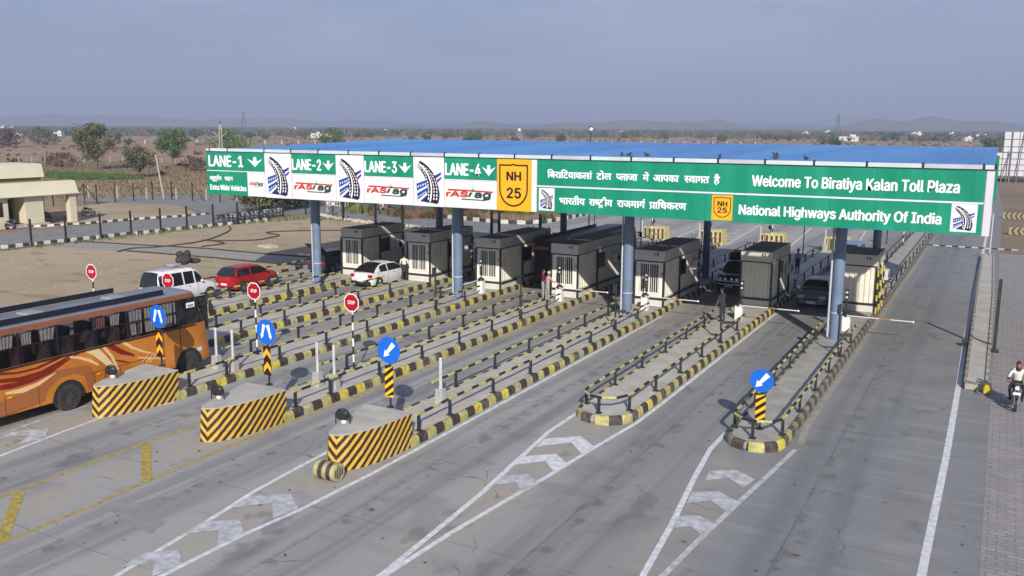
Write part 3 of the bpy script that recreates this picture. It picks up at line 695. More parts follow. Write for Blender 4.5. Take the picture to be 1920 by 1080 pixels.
for x, l in ((-21.6, 'boom barrier before the fourth booth from the right'), (-16.5, 'boom barrier before the third booth from the right'), (-11.4, 'boom barrier before the second booth from the right'), (-6.15, 'boom barrier at the rightmost booth, arm out over the wide lane')): boom(x, 46.0, l)
# lane controller poles with a sensor head
def sensor_pole(x, y, label, h=2.3, board=True, z=.27):
    t = thing('lane_pole', label, 'pole', (x, y, z), 0, group='dark poles with sensors on the islands')
    MB().cyl((0, 0, 0), (0, 0, h), .045, .045, POSTM).cyl((0, 0, 0), (0, 0, .25), .12, .05, POSTM).build('shaft', t, smooth=True)
    if board: MB().box((.28, -.06, h*.42), (.55, .05, .14), POSTM, rz=.3).build('reader_board', t); MB().box((-.05, -.08, h-.25), (.12, .14, .42), POSTM).build('reader', t)
for n_ in 'EDCBA': sensor_pole(XRS[n_]-.35, 40.6, f'dark pole with a reader on the {names[n_]} island from the right, ahead of the columns')
def light_pole(x, y, label):
    t = thing('traffic_light', label, 'traffic light', (x, y, .27), 0, group='small traffic lights before the booths')
    MB().cyl((0, 0, 0), (0, 0, 1.5), .035, .035, POSTM).build('shaft', t, smooth=True)
    MB().box((0, 0, 1.72), (.16, .12, .5), POSTM).build('housing', t)
    for k in (-1, 1): MB().cyl((0, -.07, 1.72+k*.12), (0, -.055, 1.72+k*.12), .06, .06, mat('lens_grey', (.6, .6, .58), .3)).build('lens', t)
for n_ in 'EDCBA': light_pole(XRS[n_]-.9, 46.45, f'small traffic light on a post before the {names[n_]} booth from the right')

# ------------------------------------------------------------------ canopy
X0, X1, YF, YB = -43.45, -.3, 41.0, 61.0
t = thing('toll_canopy', 'long flat toll plaza canopy with blue roof and green sign fascia', 'canopy')
CP = t
mb = MB()
def rz_(y): return 8.5+(y-41.3)*(8.97-8.5)/(61-41.3)
ys = [41.68, 61]
n = 72
for i in range(n):      # ribbed sheet roof
    a, b = X0+.1+(X1-X0-.2)*i/n, X0+.1+(X1-X0-.2)*(i+1)/n; m_ = a+.12
    for p, q, dz0, dz1 in ((a, a+.06, 0, .018), (a+.06, m_, .018, 0), (m_, b, 0, 0)):
        mb.face([(p, ys[0], rz_(ys[0])+dz0), (q, ys[0], rz_(ys[0])+dz1), (q, ys[1], rz_(ys[1])+dz1), (p, ys[1], rz_(ys[1])+dz0)], ROOFB)
mb.build('roof', t, fix=False)
UND = mat('canopy_underside', (.30, .31, .33), .6)
mb = MB(); mb.face([(X0+.1, 41.7, 8.42), (X1-.1, 41.7, 8.42), (X1-.1, 60.95, 8.86), (X0+.1, 60.95, 8.86)], UND); mb.build('soffit', t, fix=False)
mb = MB()
for k in range(33): x = X0+.6+k*1.32; mb.b2(x-.07, x+.07, 41.1, 41.75, 8.34, 8.44, GREY)
for y in (44, 50, 58): mb.b2(X0+.2, X1-.2, y-.12, y+.12, 7.95, 8.33, GREY)
for x in (-37.45, -27.1, -16.75, -6.35): mb.b2(x-.12, x+.12, 41.6, 60.5, 7.6, 7.94, GREY)
mb.build('roof_beam', t)
mb = MB(); mb.b2(X0, X1, 41.02, 41.1, 5.8, 8.4, mat('fascia_back', (.3, .32, .33), .6)); mb.b2(X0, X1, 60.9, 61.0, 5.8, 8.5, GREEN)
mb.b2(X0, X0+.06, 41.1, 60.9, 5.8, 8.4, GREEN); mb.b2(X1-.3, X1-.24, 53, 60.9, 5.8, 8.4, GREEN); mb.build('fascia_frame', t)
mb = MB()
cps = [X0, -43.1]
x = -41.35
cps += [-41.6, -38.65, -36.6, -34.57, -32.4, -30.3, -28.2, -26.05, -23.95, -21.86, -19.78, -17.69, -15.6, -13.51, -11.43, -9.33, -7.24, -5.1, -2.94, -.72, X1]
for k, (a, b) in enumerate(zip(cps, cps[1:])):
    pal = COPE if k % 4 else mat('pale_coping_grey', (.48, .5, .58), .4, .08, 1)
    mb.b2(a+.05, b-.05, 40.95, 41.12, 8.44, 8.61, pal)
    mb.b2(b-.05, b+.05, 40.97, 41.11, 8.42, 8.66, POSTM)
mb.b2(X0, X1, 40.96, 41.11, 8.40, 8.44, POSTM); mb.build('coping', t)
for i, x in enumerate((-37.45, -27.1, -16.75, -6.35)):
    for yy, rr in ((44.0, .26), (58.2, .24)):
        mb = MB(); mb.cyl((x, yy, .27), (x, yy, 7.9), rr*.98, rr*.98, BLUECOL, 20); mb.cyl((x, yy, .27), (x, yy, .34), rr*1.45, rr*1.45, BLUECOL, 20)
        if yy < 50: mb.cyl((x-rr-.07, yy-.05, .27), (x-rr-.07, yy-.05, 7.9), .05, .05, mat('drain_pipe_pale', (.45, .5, .58), .5), 8); mb.cyl((x, yy, 1.5), (x, yy, 1.56), rr+.015, rr+.015, mat('drain_pipe_pale', (.45, .5, .58), .5), 20)
        mb.build('column', t, smooth=True)

# sign fascia (each panel a part of the canopy)
def panel(name, x0, x1, z0, z1, mt, y=40.99, th=.02, fr=True):
    mb = MB(); mb.b2(x0+.015, x1-.015, y, y+th, z0, z1, mt)
    return mb.build(name, CP)
YT = 40.975
def rect(mb, x0, x1, z0, z1, mt, y=YT): mb.face([(x0, y, z0), (x1, y, z0), (x1, y, z1), (x0, y, z1)], mt)
ZB, ZM, ZT = 5.8, 7.23, 8.39
RO = mat('logo_red', (.55, .045, .02), .4); DG = mat('logo_dark_green', (.015, .055, .045), .4); NV = mat('emblem_navy', (.012, .02, .16), .4); BL = mat('emblem_blue', (.01, .07, .33), .4); PU = mat('emblem_violet', (.05, .025, .28), .4)
def emblem(mb, x0, x1, z0, z1, y=YT):
    def P(l): return [(x0+(a-85)/530*(x1-x0), z1-(b-72)/885*(z1-z0)) for a, b in l]
    def fan(l, mt, k):
        q = P(l); poly_y(mb, q, y-.003*k, mt)
    def band(cl, wd, mt, k):
        q = P(cl)
        for i in range(len(q)-1):
            a, b = Vector(q[i]), Vector(q[i+1]); d = (b-a).normalized(); n = Vector((-d.y, d.x))
            w0 = (wd[i] if isinstance(wd, list) else wd)/530*(x1-x0)/2; w1 = (wd[i+1] if isinstance(wd, list) else wd)/530*(x1-x0)/2
            poly_y(mb, [tuple(a+n*w0), tuple(a-n*w0), tuple(b-n*w1), tuple(b+n*w1)], y-.003*k, mt)
    fan([(142, 560), (340, 478), (345, 885), (160, 870)], BL, 1)
    fan([(200, 880), (345, 745), (480, 905), (330, 895)], NV, 2)
    fan([(140, 700), (340, 580), (340, 615), (150, 742)], SWHITE, 3); fan([(160, 860), (340, 700), (345, 740), (205, 880)], SWHITE, 4)
    for k in range(4): fan([(160+k*42, 600-k*18), (185+k*42, 590-k*18), (182+k*42, 632-k*18), (170+k*42, 640-k*18)], SWHITE, 3)
    for k in range(4): fan([(165+k*38, 800-k*28), (190+k*38, 770-k*28), (190+k*38, 800-k*28), (175+k*38, 815-k*28)], SWHITE, 3)
    fan([(440, 412), (565, 340), (565, 385), (478, 455)], PU, 1); fan([(490, 490), (568, 420), (568, 455), (500, 530)], PU, 1)
    fan([(478, 455), (566, 388), (568, 418), (490, 485)], SWHITE, 2)
    cl = [(190, 165), (255, 232), (325, 325), (380, 420), (415, 520), (428, 640), (420, 770), (400, 895)]
    band(cl, [52, 95, 130, 150, 160, 175, 185, 190], SBLK, 5)
    band([(430, 430), (465, 520), (492, 640), (495, 770), (478, 895)], [20, 50, 75, 85, 75], mat('emblem_dark_violet', (.04, .015, .16), .4), 4)
    band([(185, 175), (245, 240), (312, 335), (358, 420), (390, 520), (405, 640), (398, 770), (378, 880)], [14, 18, 20, 20, 22, 22, 24, 24], STXT, 7)
    for off in (-48, 46, 92):
        for i in range(6):
            a = Vector((262, 300))+Vector((off*.75, 0)) if False else None
        pts = [(215+off*.35, 215), (290+off*.6, 300), (345+off*.85, 400), (380+off*.95, 500), (400+off, 610), (405+off, 730), (395+off, 860)]
        for i in range(len(pts)-1):
            a, b = Vector(pts[i]), Vector(pts[i+1])
            for s0 in (.08, .56): band([tuple(a+(b-a)*s0), tuple(a+(b-a)*(s0+.32))], 9+2*i, STXT, 8)
    band([(165, 235), (205, 280), (245, 340), (285, 410), (310, 480)], 9, SBLK, 6); band([(540, 680), (538, 780), (520, 900), (505, 890), (512, 780)], 5, SBLK, 6)
FV = {c: text_mesh(c) for c in ('F', 'A', 'S', 'T', 'a', 'g', 'r', 'i')}
FAST = text_mesh('rAS'); TAG = text_mesh('ag')
def fastag(mb, x0, x1, z0, z1):
    w_, h_ = x1-x0, z1-z0
    def q(l, mt): poly_y(mb, [(x0+a*w_, z0+b*h_) for a, b in l], YT, mt)
    q([(.05, 1.0), (.02, .84), (.52, .82), (.54, .96)], RO); q([(.62, .95), (.6, .81), (.97, .76), (1.0, .9)], RO); q([(.54, .96), (.52, .82), (.6, .81), (.62, .95)], DG)
    k_ = .035*w_/2.8; put_text(mb, FAST, x0, x0+.45*w_, z0+.28*h_, z0+.78*h_, YT, RO, k_, .15); put_text(mb, TAG, x0+.60*w_, x0+.92*w_, z0+.08*h_, z0+.72*h_, YT, DG, k_, .12)
    q([(.46, .3), (.51, .3), (.56, .74), (.51, .74)], DG)
    q([(.33, .1), (.32, .0), (.83, -.03), (.86, .28), (.82, .28), (.8, .06)], DG)
    mb.prism(ngon(x0+.57*w_, z0+1.06*h_, .07, 10), YT, YT+.004, mat('logo_grey', (.45, .45, .42), .5), axis='y')
def darrow(mb, x0, x1, z0, z1, y=YT):
    w_, h_ = x1-x0, z1-z0
    poly_y(mb, [(x0+a*w_, z0+b*h_) for a, b in ((0, .83), (.5, 0), (1, .85), (.62, .55), (.6, 1), (.4, 1), (.38, .55))], y, STXT)
# lane 1
panel('sign_panel', X0, -38.69, ZM+.06, ZT, GREEN); panel('sign_panel', X0, -40.1, ZB, ZM, GREEN); panel('sign_panel', -40.1, -38.69, ZB, ZM, SWHITE)
lt = MB(); rect(lt, X0+.03, -38.7, ZM, ZM+.05, SWHITE, 40.98)
put_text(lt, text_mesh('LANE-1'), -43.2, -40.4, 7.53, 8.17, YT, STXT, .035); darrow(lt, -40.03, -38.82, 7.55, 8.13)
put_text(lt, text_mesh('Extra Wide Vehicles'), -43.18, -40.2, 6.08, 6.4, YT, STXT, .018)
lanes = [('LANE-2', -36.6, -33.35, -36.52, -34.4, -34.28, -33.43, (-36.4, -33.55)), ('LANE-3', -31.36, -28.06, -31.28, -29.14, -29.03, -28.15, (-31.15, -28.3)), ('LANE-4', -26.09, -22.89, -26.0, -23.86, -23.77, -22.96, (-25.95, -23.07))]
for tx, a, b, t0, t1, r0, r1, fs in lanes:
    panel('sign_panel', a, b, ZM+.05, ZT, GREEN); panel('sign_panel', a, b, ZB-.02, ZM-.02, SWHITE)
    put_text(lt, text_mesh(tx), t0, t1, 7.49, 8.09, YT, STXT, .03); darrow(lt, r0, r1, 7.5, 8.05)
    rect(lt, a+.02, b-.02, ZM-.01, ZM+.04, SWHITE, 40.98)
    fastag(lt, fs[0], fs[1], 6.22, 6.76)
fastag(lt, -39.95, -38.8, 6.41, 6.64)
for a, b in ((-38.69, -36.6), (-33.35, -31.36), (-28.06, -26.09)):
    panel('sign_panel', a, b, ZB-.03, ZT, SWHITE); emblem(lt, a, b, ZB, ZT)
panel('sign_panel', -22.89, -21.01+.1, ZB-.03, ZT+.03, SYEL); panel('sign_panel', -20.91, -20.59, ZB-.02, ZT, SWHITE)
panel('sign_panel', -20.59, -.6, ZB, ZT, GREEN); panel('sign_panel', -.6, X1, ZB-.02, ZT-.02, mat('white_end_panel', (.62, .6, .68), .5))
rect(lt, -20.57, -.62, 7.05, 7.12, SWHITE, 40.98)
def shield(mb, cx, hw, z0, z1, y=YT):
    def ring(s_, yy, mt):
        w_ = hw*s_; zt = z1-(1-s_)*hw; zb = z0+(1-s_)*hw; zc = zb+(zt-zb)*.42
        l = [(cx-w_, zt), (cx-.15*w_, zt), (cx, zt+.06*s_), (cx+.15*w_, zt), (cx+w_, zt), (cx+w_, zc)]+[(cx+w_*math.cos(a), zc-(zc-zb)*math.sin(a)) for a in [PI*i/12 for i in range(1, 12)]]+[(cx-w_, zc)]
        poly_y(mb, l[::-1], yy, mt)
    ring(1, y, mat('shield_black', (.05, .008, .01), .5)); ring(.9, y-.003, SYEL)
shield(lt, -21.92, .83, 5.98, 8.12)
put_text(lt, text_mesh('NH'), -22.3, -21.5, 7.32, 7.75, YT-.006, SBLK, .03); put_text(lt, text_mesh('25'), -22.28, -21.5, 6.42, 6.94, YT-.006, SBLK, .03)
rect(lt, -11.63, -10.68, 5.86, 7.0, SYEL, 40.98); shield(lt, -11.15, .4, 5.98, 6.9, YT)
put_text(lt, text_mesh('NH'), -11.36, -10.93, 6.5, 6.72, YT-.006, SBLK, .015); put_text(lt, text_mesh('25'), -11.36, -10.93, 6.2, 6.44, YT-.006, SBLK, .015)
rect(lt, -20.47, -19.6, 5.88, 7.0, SWHITE, 40.98); emblem(lt, -20.5, -19.58, 5.9, 7.0)
rect(lt, -1.75, -.8, 5.9, 7.04, SWHITE, 40.98); emblem(lt, -1.76, -.8, 5.92, 7.04)
put_text(lt, text_mesh('Welcome To Biratiya Kalan Toll Plaza'), -9.85, -1.53, 7.34, 7.94, YT, STXT, .022)
put_text(lt, text_mesh('National Highways Authority Of India'), -10.37, -2.1, 6.05, 6.62, YT, STXT, .022)
for k in range(11):
    x = -20.59+(k+.75)*1.82
    for z0, z1 in ((5.8, 7.04), (7.13, 8.39)): rect(lt, x-.008, x+.008, z0, z1, mat('panel_seam', (.003, .15, .09), .6), 40.985)
# Hindi lettering, shaped by hand from single glyphs
def G(s): return text_mesh(s, None, 0, 4)
def cut(VF, xc):   # keep only what lies left of xc (half forms)
    V, F = VF; out = []; nF = []
    for f in F:
        p = [V[i] for i in f]; q = []
        for i in range(len(p)):
            a, b = p[i-1], p[i]
            if (a[0] <= xc) != (b[0] <= xc): tt = (xc-a[0])/(b[0]-a[0]); q.append((xc, a[1]+(b[1]-a[1])*tt))
            if b[0] <= xc: q.append(b)
        if len(q) > 2: k = len(out); out += q; nF.append(tuple(range(k, k+len(q))))
    return out, nF
def merge(L):
    V, F = [], []
    for (v, f), dx, dy in L:
        k = len(V); V += [(a+dx, b+dy) for a, b in v]; F += [tuple(k+i for i in q) for q in f]
    return V, F
def stroke(pts, wd):
    V, F = [], []
    for a, b in zip(pts, pts[1:]):
        a, b = Vector(a), Vector(b); d = (b-a).normalized(); n = Vector((-d.y, d.x))*wd/2; k = len(V)
        V += [tuple(a+n-d*wd*.2), tuple(a-n-d*wd*.2), tuple(b-n+d*wd*.2), tuple(b+n+d*wd*.2)]; F.append((k, k+1, k+2, k+3))
    return V, F
def cluster(items):
    """items: strings, or ('half', ch) / ('rakar', ch) / ('tra', ch) / ('reph', ch)"""
    L = []; x = 0
    for it_ in items:
        if isinstance(it_, str): g = G(it_); b = bbox(g[0]); L.append((g, x-b[0], 0)); x += b[1]-b[0]-.03
        else:
            g = G(it_[1]); b = bbox(g[0])
            if it_[0] == 'half': g = cut(g, b[1]-.17); b2 = bbox(g[0]); L.append((g, x-b2[0], 0)); x += b2[1]-b2[0]-.02
            else:
                L.append((g, x-b[0], 0)); xm = x+(b[1]-b[0])/2
                if it_[0] == 'rakar': L.append((stroke([(xm-.22, .0), (xm+.02, .18)], .07), 0, 0))
                if it_[0] == 'tra': L.append((stroke([(xm-.2, -.17), (xm, -.04), (xm+.2, -.17)], .06), 0, 0))
                if it_[0] == 'reph': L.append((stroke([(xm+.22, .62), (xm+.1, .72), (xm+.14, .82), (xm+.26, .84)], .06), 0, 0))
                x += b[1]-b[0]-.03
    return merge(L)
def hindi_word(mb, items, x0, x1, zbase, zhead, bold):
    VF = cluster(items); b = bbox(VF[0]); put_text(mb, VF, x0, x1, zbase, zhead, YT, STXT, bold, fit=(b[0], b[1], 0.0, .62))
for wd, a, b in ((['िब', 'रा', 'िट', 'या', 'क', 'लां'], -20.0, -17.6), (['टो', 'ल'], -17.36, -16.59), ([('half', 'प'), 'ला', 'जा'], -16.34, -15.27), (['में'], -14.99, -14.7),
                 (['आ', 'प', 'का'], -14.47, -13.24), ([('half', 'स'), 'वा', 'ग', 'त'], -12.97, -11.81), (['है'], -11.58, -11.32)):
    hindi_word(lt, wd, a, b, 7.52, 7.81, .017)
for wd, a, b in ((['भा', 'र', 'ती', 'य'], -19.32, -17.95), (['रा', ('half', 'ष'), ('tra', 'ट'), 'ी', 'य'], -17.72, -16.51), (['रा', 'ज', 'मा', ('reph', 'ग')], -16.26, -14.85), ([('rakar', 'प'), 'ा', 'िध', 'क', 'र', 'ण'], -14.63, -12.84)):
    hindi_word(lt, wd, a, b, 6.24, 6.54, .017)
for wd, a, b in ((['ब', 'हु', 'धु', 'री', 'य'], -43.18, -42.2), (['वा', 'ह', 'न'], -41.95, -41.27)): hindi_word(lt, wd, a, b, 6.68, 6.9, .012)
lt.build('lettering', CP, fix=False)

# ------------------------------------------------------------------ fences, kerbs, stones on the left
def bw_kerb(name, pts, label, h=.3, seg=.6, wd=.25):
    t = thing('kerb', label, 'kerb', group='black and white kerbs')
    mb = MB(); sweep(mb, resample(pts, seg), [(0, 0), (0, h), (wd, h), (wd, 0)], [mat('kerb_white', (.58, .57, .54), .7, .15, 4), BLK], z0=-.03, left=1); mb.build('kerb_stones', t, fix=False)
bw_kerb('k', [(-73.5, 32), (-71.2, 46), (-70.6, 54), (-69.9, 62), (-69.1, 69), (-68.9, 74)], 'black and white kerb along the foot of the near fence')
bw_kerb('k', [(-85.2, 54.5), (-83.1, 58), (-82.1, 61), (-81.5, 66.3), (-80, 70.7), (-79.3, 75.5)], 'black and white kerb from the cream building along the service road', .22)
bw_kerb('k', [(-71.6, 91), (-66.3, 88.3), (-60.3, 86.5), (-55.4, 85.3), (-52.2, 84.7), (-46.5, 83.4), (-43.5, 84), (-42.2, 86.5), (-41.9, 91.9), (-42, 99)], 'black and white kerb curving round the scrub behind the canopy', .4, .95)
WIRE = mat('wire', (.12, .11, .1), .6)
def post_fence(pts, label, h=2.25, mt=None, r=.055, wires=3, group=None):
    t = thing('post_fence', label, 'fence', (0, 0, 0), group=group)
    mt = mt or mat('fence_post_black', (.02, .02, .022), .6)
    for i, (x, y) in enumerate(pts):
        MB().box((x, y, h/2-.05), (r*2, r*2, h), mt).build('post', t)
    mb = MB()
    for k in range(wires):
        z = h*(.3+.3*k)
        for a, b in zip(pts, pts[1:]): mb.cyl((a[0], a[1], z), (b[0], b[1], z), .006, .006, WIRE, 3, caps=False)
    mb.build('wire_strands', t)
    return t
post_fence([(-71.9, 41.2), (-71.4, 44.4), (-71.0, 47.5), (-70.7, 50.5), (-70.5, 53.8), (-70.2, 56.8), (-69.9, 59.9), (-69.6, 62.8), (-69.2, 65.8), (-68.9, 68.8), (-68.9, 72), (-69.5, 76.2), (-70, 80.5)], 'black post fence between the bare ground and the service road', 2.3, r=.065)
post_fence([(-62.2, 77.5), (-56.2, 75.2), (-52, 74), (-47.4, 73.2), (-44.5, 73), (-41.2, 72.8), (-40.4, 72.8), (-35.8, 72)], 'tall black posts behind the leftmost toll booths', 2.5, wires=2, r=.1)
post_fence([(-103.4, 72.5), (-102.9, 75.3), (-102.6, 78.1), (-102.3, 80.6), (-101.8, 83.1), (-101.2, 85.7), (-99, 87), (-95.5, 87.4), (-91, 87.9), (-87, 88.4), (-84, 88.6)], 'black post fence at the edge of the brown field', 2.5)
for (x, y, dx, dy) in ((-102.9, 76.5, .7, 1.9), (-95.5, 87.4, -.4, 1.2)):
    pass
t = thing('fence_brace', 'black three-legged fence brace at the corner beside the cream building', 'fence brace', (-102.6, 76.3, 0))
MB().cyl((-.3, -1.6, -.05), (0, 0, 2.6), .06, .06, POSTM).cyl((.2, 1.9, -.05), (0, 0, 2.6), .06, .06, POSTM).cyl((0, 0, -.05), (0, 0, 2.6), .06, .06, POSTM).build('strut', t)
t = thing('fence_brace', 'black slanting fence brace left of the green sign', 'fence brace', (-95.5, 87.3, 0))
MB().cyl((1.5, .8, -.05), (0, 0, 2.4), .06, .06, POSTM).build('strut', t)
random.seed(4)
CP2 = mat('concrete_post', (.42, .38, .31), .9, .1, 2)
post_fence([(-228+3.0*k*.93, 151+3.0*k*.6) for k in range(24)], 'short pale concrete posts across the brown field', 1.7, CP2, .09, 2)
post_fence([(-112+4.2*k, 84+2.3*k*.6) for k in range(12)], 'short concrete posts behind the black fence at the field edge', 1.6, CP2, .08, 2)
post_fence([(-420+7*k, 330+5.5*k) for k in range(42)], 'row of tiny pale posts far out in the brown field', 2.2, mat('white_stone_post', (.6, .57, .5), .9), .22, 1)
mb = MB(); random.seed(9)
for k in range(150):
    t_ = random.random(); P = [(-69.5, 81.3), (-63, 78), (-58.3, 76.5), (-53.6, 75.8), (-49.2, 75.1), (-44.5, 74.5)]
    i = min(int(t_*5), 4); u = t_*5-i; x = P[i][0]+(P[i+1][0]-P[i][0])*u+random.uniform(-.3, .3); y = P[i][1]+(P[i+1][1]-P[i][1])*u+random.uniform(-.3, .3); r = random.uniform(.1, .32)
    mb.ell((x, y, r*.2), (r*1.3, r, r*.8), mat('pale_rock', (.46, .42, .34), .9, .2, 2), 6, 4)
tag(mb.build('rocks'), 'line of pale rocks edging the service road behind the bare ground', 'rocks', kind='stuff')
# hoses on the bare ground
def hose(pts, label):
    P = [Vector((p[0], p[1], .01)) for p in pts]; out = []
    for i in range(len(P)-1):
        p0, p1, p2, p3 = P[max(i-1, 0)], P[i], P[i+1], P[min(i+2, len(P)-1)]
        for k in range(8):
            t_ = k/8; out.append(.5*((2*p1)+(-p0+p2)*t_+(2*p0-5*p1+4*p2-p3)*t_*t_+(-p0+3*p1-3*p2+p3)*t_**3))
    out.append(P[-1]); tag(MB().tube(out, .07, mat('hose_black', (.05, .04, .032), .8), 6).build('hose', smooth=True), label, 'hose')
hose([(-61.8, 48.6), (-62.4, 50.6), (-61.3, 52.4), (-61.3, 57), (-64.3, 62.7), (-66.7, 65.6), (-68.3, 66.9)], 'long black hose snaking from the concrete strip up to the fence')
hose([(-61.6, 57.2), (-58, 59.4), (-58, 62), (-58.6, 63.6), (-61.1, 64.7), (-59.4, 67.2), (-56.2, 69.7), (-54.5, 70.8)], 'black hose lying in loops in the middle of the bare ground')
hose([(-58.5, 54.2), (-58.3, 56.2), (-58.9, 57), (-60.5, 57.4), (-61.7, 57.2)], 'short bent black hose at the edge of the concrete strip')
hose([(-70.2, 51.4), (-64, 52.3), (-57.5, 53.5), (-51, 53.6), (-46, 54)], 'straight black cable along the far edge of the concrete strip')
hose([(-61.6, 49.3), (-54, 49.9), (-47.6, 50.1), (-44, 50.4)], 'straight black cable along the near edge of the concrete strip')
tag(MB().prism([(-54.6, 56.7), (-53, 56.4), (-52.9, 57.3), (-54.3, 57.8)], -.03, .12, mat('pale_slab', (.5, .47, .4), .9, .1, 2)).build('concrete_slab'), 'small pale concrete slab lying on the bare ground', 'slab')

# ------------------------------------------------------------------ trees and scrub
def leafmat(n, c): return mat(n, c, .75, .45, .9, c2=tuple(min(1, q*1.7) for q in c), detail=3)
LEAF = [leafmat('leaves_green', (.045, .085, .022)), leafmat('leaves_olive', (.085, .095, .035)), leafmat('leaves_brown', (.11, .07, .045)), leafmat('leaves_bright', (.06, .12, .02))]
BARK = mat('bark', (.14, .10, .07), .9, .3, 5)
def tree(x, y, h, wd, lm, label, seed, group=None, n=1600, trunk=.3, clumps=22, leaf=.28, name='tree', cat='tree'):
    rnd = random.Random(seed); t = thing(name, label, cat, (x, y, -.06), rnd.uniform(0, 6), group)
    mb = MB(); top = h*trunk; mb.cyl((0, 0, 0), (.1*wd*rnd.uniform(-1, 1)*.3, 0, top), h*.035, h*.022, BARK, 7)
    cl = []
    for i in range(clumps):
        a = rnd.uniform(0, 2*PI); q = rnd.random()**.6; zz = rnd.uniform(0, 1); prof = math.sin(PI*(.12+.8*zz))**.7
        c = Vector((math.cos(a)*q*prof*wd*.42, math.sin(a)*q*prof*wd*.42, top*.75+(h-top*.75)*(.12+.8*zz))); cl.append((c, rnd.uniform(.11, .2)*wd))
        if i % 2 == 0: mb.cyl((0, 0, top*rnd.uniform(.6, 1)), c*.96, h*.013, h*.005, BARK, 5)
    mb.build('trunk', t)
    lf = MB(); per = n//clumps
    for c, r in cl:
        for k in range(per):
            d = Vector((rnd.gauss(0, 1), rnd.gauss(0, 1), rnd.gauss(0, .75))); d.normalize(); p = c+d*r*rnd.random()**.35
            if p.z > h: continue
            u = Vector((rnd.gauss(0, 1), rnd.gauss(0, 1), rnd.gauss(0, 1))).normalized(); v = u.cross(d+Vector((.01, .02, .03))).normalized(); s = leaf*rnd.uniform(.5, 1.3)
            lf.face([p-u*s, p-v*s*.5, p+u*s, p+v*s*.5], lm)
    lf.build('crown', t, fix=False)
    return t
tree(-180, 137.5, 10.4, 10.5, LEAF[1], 'tall feathery green tree in the brown field, largest tree left of the sign', 1, n=3800, clumps=40)
tree(-147.6, 122.4, 6.3, 6.4, LEAF[1], 'small dark tree with a bare trunk between two taller trees', 2, n=1900, clumps=20)
tree(-179.4, 158.7, 9.0, 8.6, LEAF[3], 'dark green tree in the field, just left of the green sign', 3, n=3000, clumps=30)
tree(-167.4, 153, 3.4, 1.6, LEAF[2], 'thin bare sapling right of the dark green tree', 4, n=120, clumps=6)
tree(-76.5, 80.5, 5.6, 8.5, LEAF[1], 'leafy tree seen under the left end of the sign', 5, n=3400, clumps=36, trunk=.1)
tree(-77.5, 87.5, 5.6, 8.0, LEAF[3], 'green tree behind the row of parked motorcycles', 6, n=2400, clumps=30, trunk=.1)
tree(-215, 212, 9, 17, LEAF[3], 'wide green tree behind the utility pole above the sign', 7, n=2600, clumps=34, trunk=.2)
tree(-196, 240, 9.5, 15, LEAF[3], 'broad green tree just above the blue roof edge', 8, n=2400, clumps=34, trunk=.2)
tree(-394, 257, 8.5, 14, LEAF[2], 'purple brown tree at the left border of the field', 9, n=1800, clumps=26, trunk=.1, leaf=.5)
tree(-420, 292, 9, 18, LEAF[1], 'low wide olive bush at the far left of the field', 10, n=1300, clumps=22, trunk=.1, leaf=.5)
tree(-200, 143, 3.4, 9, LEAF[2], 'low brown bush before the concrete posts', 21, n=1100, clumps=16, trunk=.05, name='bush', cat='bush')
tree(-158, 146, 3, 6, LEAF[2], 'low brown bush beside the small brownish tree', 22, n=700, clumps=12, trunk=.05, name='bush', cat='bush')
WOOD = [leafmat('wood_dark', (.045, .06, .03)), leafmat('wood_olive', (.07, .075, .038)), leafmat('wood_brown', (.10, .085, .05))]
protos = []
rnd = random.Random(77)
specs = [(7, 9, 0), (8, 10, 1), (6, 8, 2), (9, 11, 0)]
pt = []
for k, (h, wd, li) in enumerate(specs): pt.append(tree(-5000, 0, h, wd, LEAF[li], '', 30+k, n=420, clumps=16, trunk=.12, leaf=.75))
LBL = ['green', 'olive', 'brown', 'dark green']
first = [True]*4
for k in range(70):
    d = rnd.uniform(430, 1100); px = rnd.uniform(-20, 1940); a = ang(px); x, y = -math.sin(a)*d, math.cos(a)*d
    i = rnd.randrange(4); s = rnd.uniform(.4, .9)
    L = f'{LBL[i]} tree scattered over the far brown field, one of many alike'
    if first[i]: o = pt[i]; first[i] = False; o.location = (x, y, -.06); o['label'] = L; o['group'] = f'{LBL[i]} trees scattered over the far field'; o.scale = (s, s, s)
    else: dup(pt[i], (x, y, -.06), rnd.uniform(0, 6), L, f'{LBL[i]} trees scattered over the far field', (s*1.2, s*1.2, s))
def scrub(name, n, d0, d1, hs, mts, label, seed, pxr=(-60, 1980), q=5):
    rnd = random.Random(seed); mb = MB()
    for k in range(n):
        d = d0+(d1-d0)*rnd.random()**.8; px = rnd.uniform(*pxr); a = ang(px); cx, cy = -math.sin(a)*d, math.cos(a)*d; h = rnd.uniform(*hs); wd = h*rnd.uniform(.8, 2.2); mt = mts[rnd.randrange(len(mts))]
        for j in range(q):
            ph = rnd.uniform(0, PI); ux, uy = math.cos(ph)*wd*.5, math.sin(ph)*wd*.5; ox, oy = rnd.uniform(-.4, .4)*wd, rnd.uniform(-.4, .4)*wd; hh = h*rnd.uniform(.5, 1)
            x, y = cx+ox, cy+oy
            mb.face([(x-ux, y-uy, -.1), (x+ux, y+uy, -.1), (x+ux*.8, y+uy*.8, hh*.6), (x+ux*.2, y+uy*.2, hh), (x-ux*.5, y-uy*.5, hh*.85), (x-ux, y-uy, hh*.5)], mt)
    return tag(mb.build(name, fix=False), label, 'scrub', kind='stuff')
scrub('far_woods', 8500, 850, 3400, (3, 7.5), [WOOD[0], WOOD[1], WOOD[2]], 'belt of far trees reading as one mass below the hills', 50)
scrub('scrub', 1300, 200, 950, (.3, 1.5), [LEAF[1], LEAF[2], LEAF[2]], 'low scrub dotted over the brown field', 51)
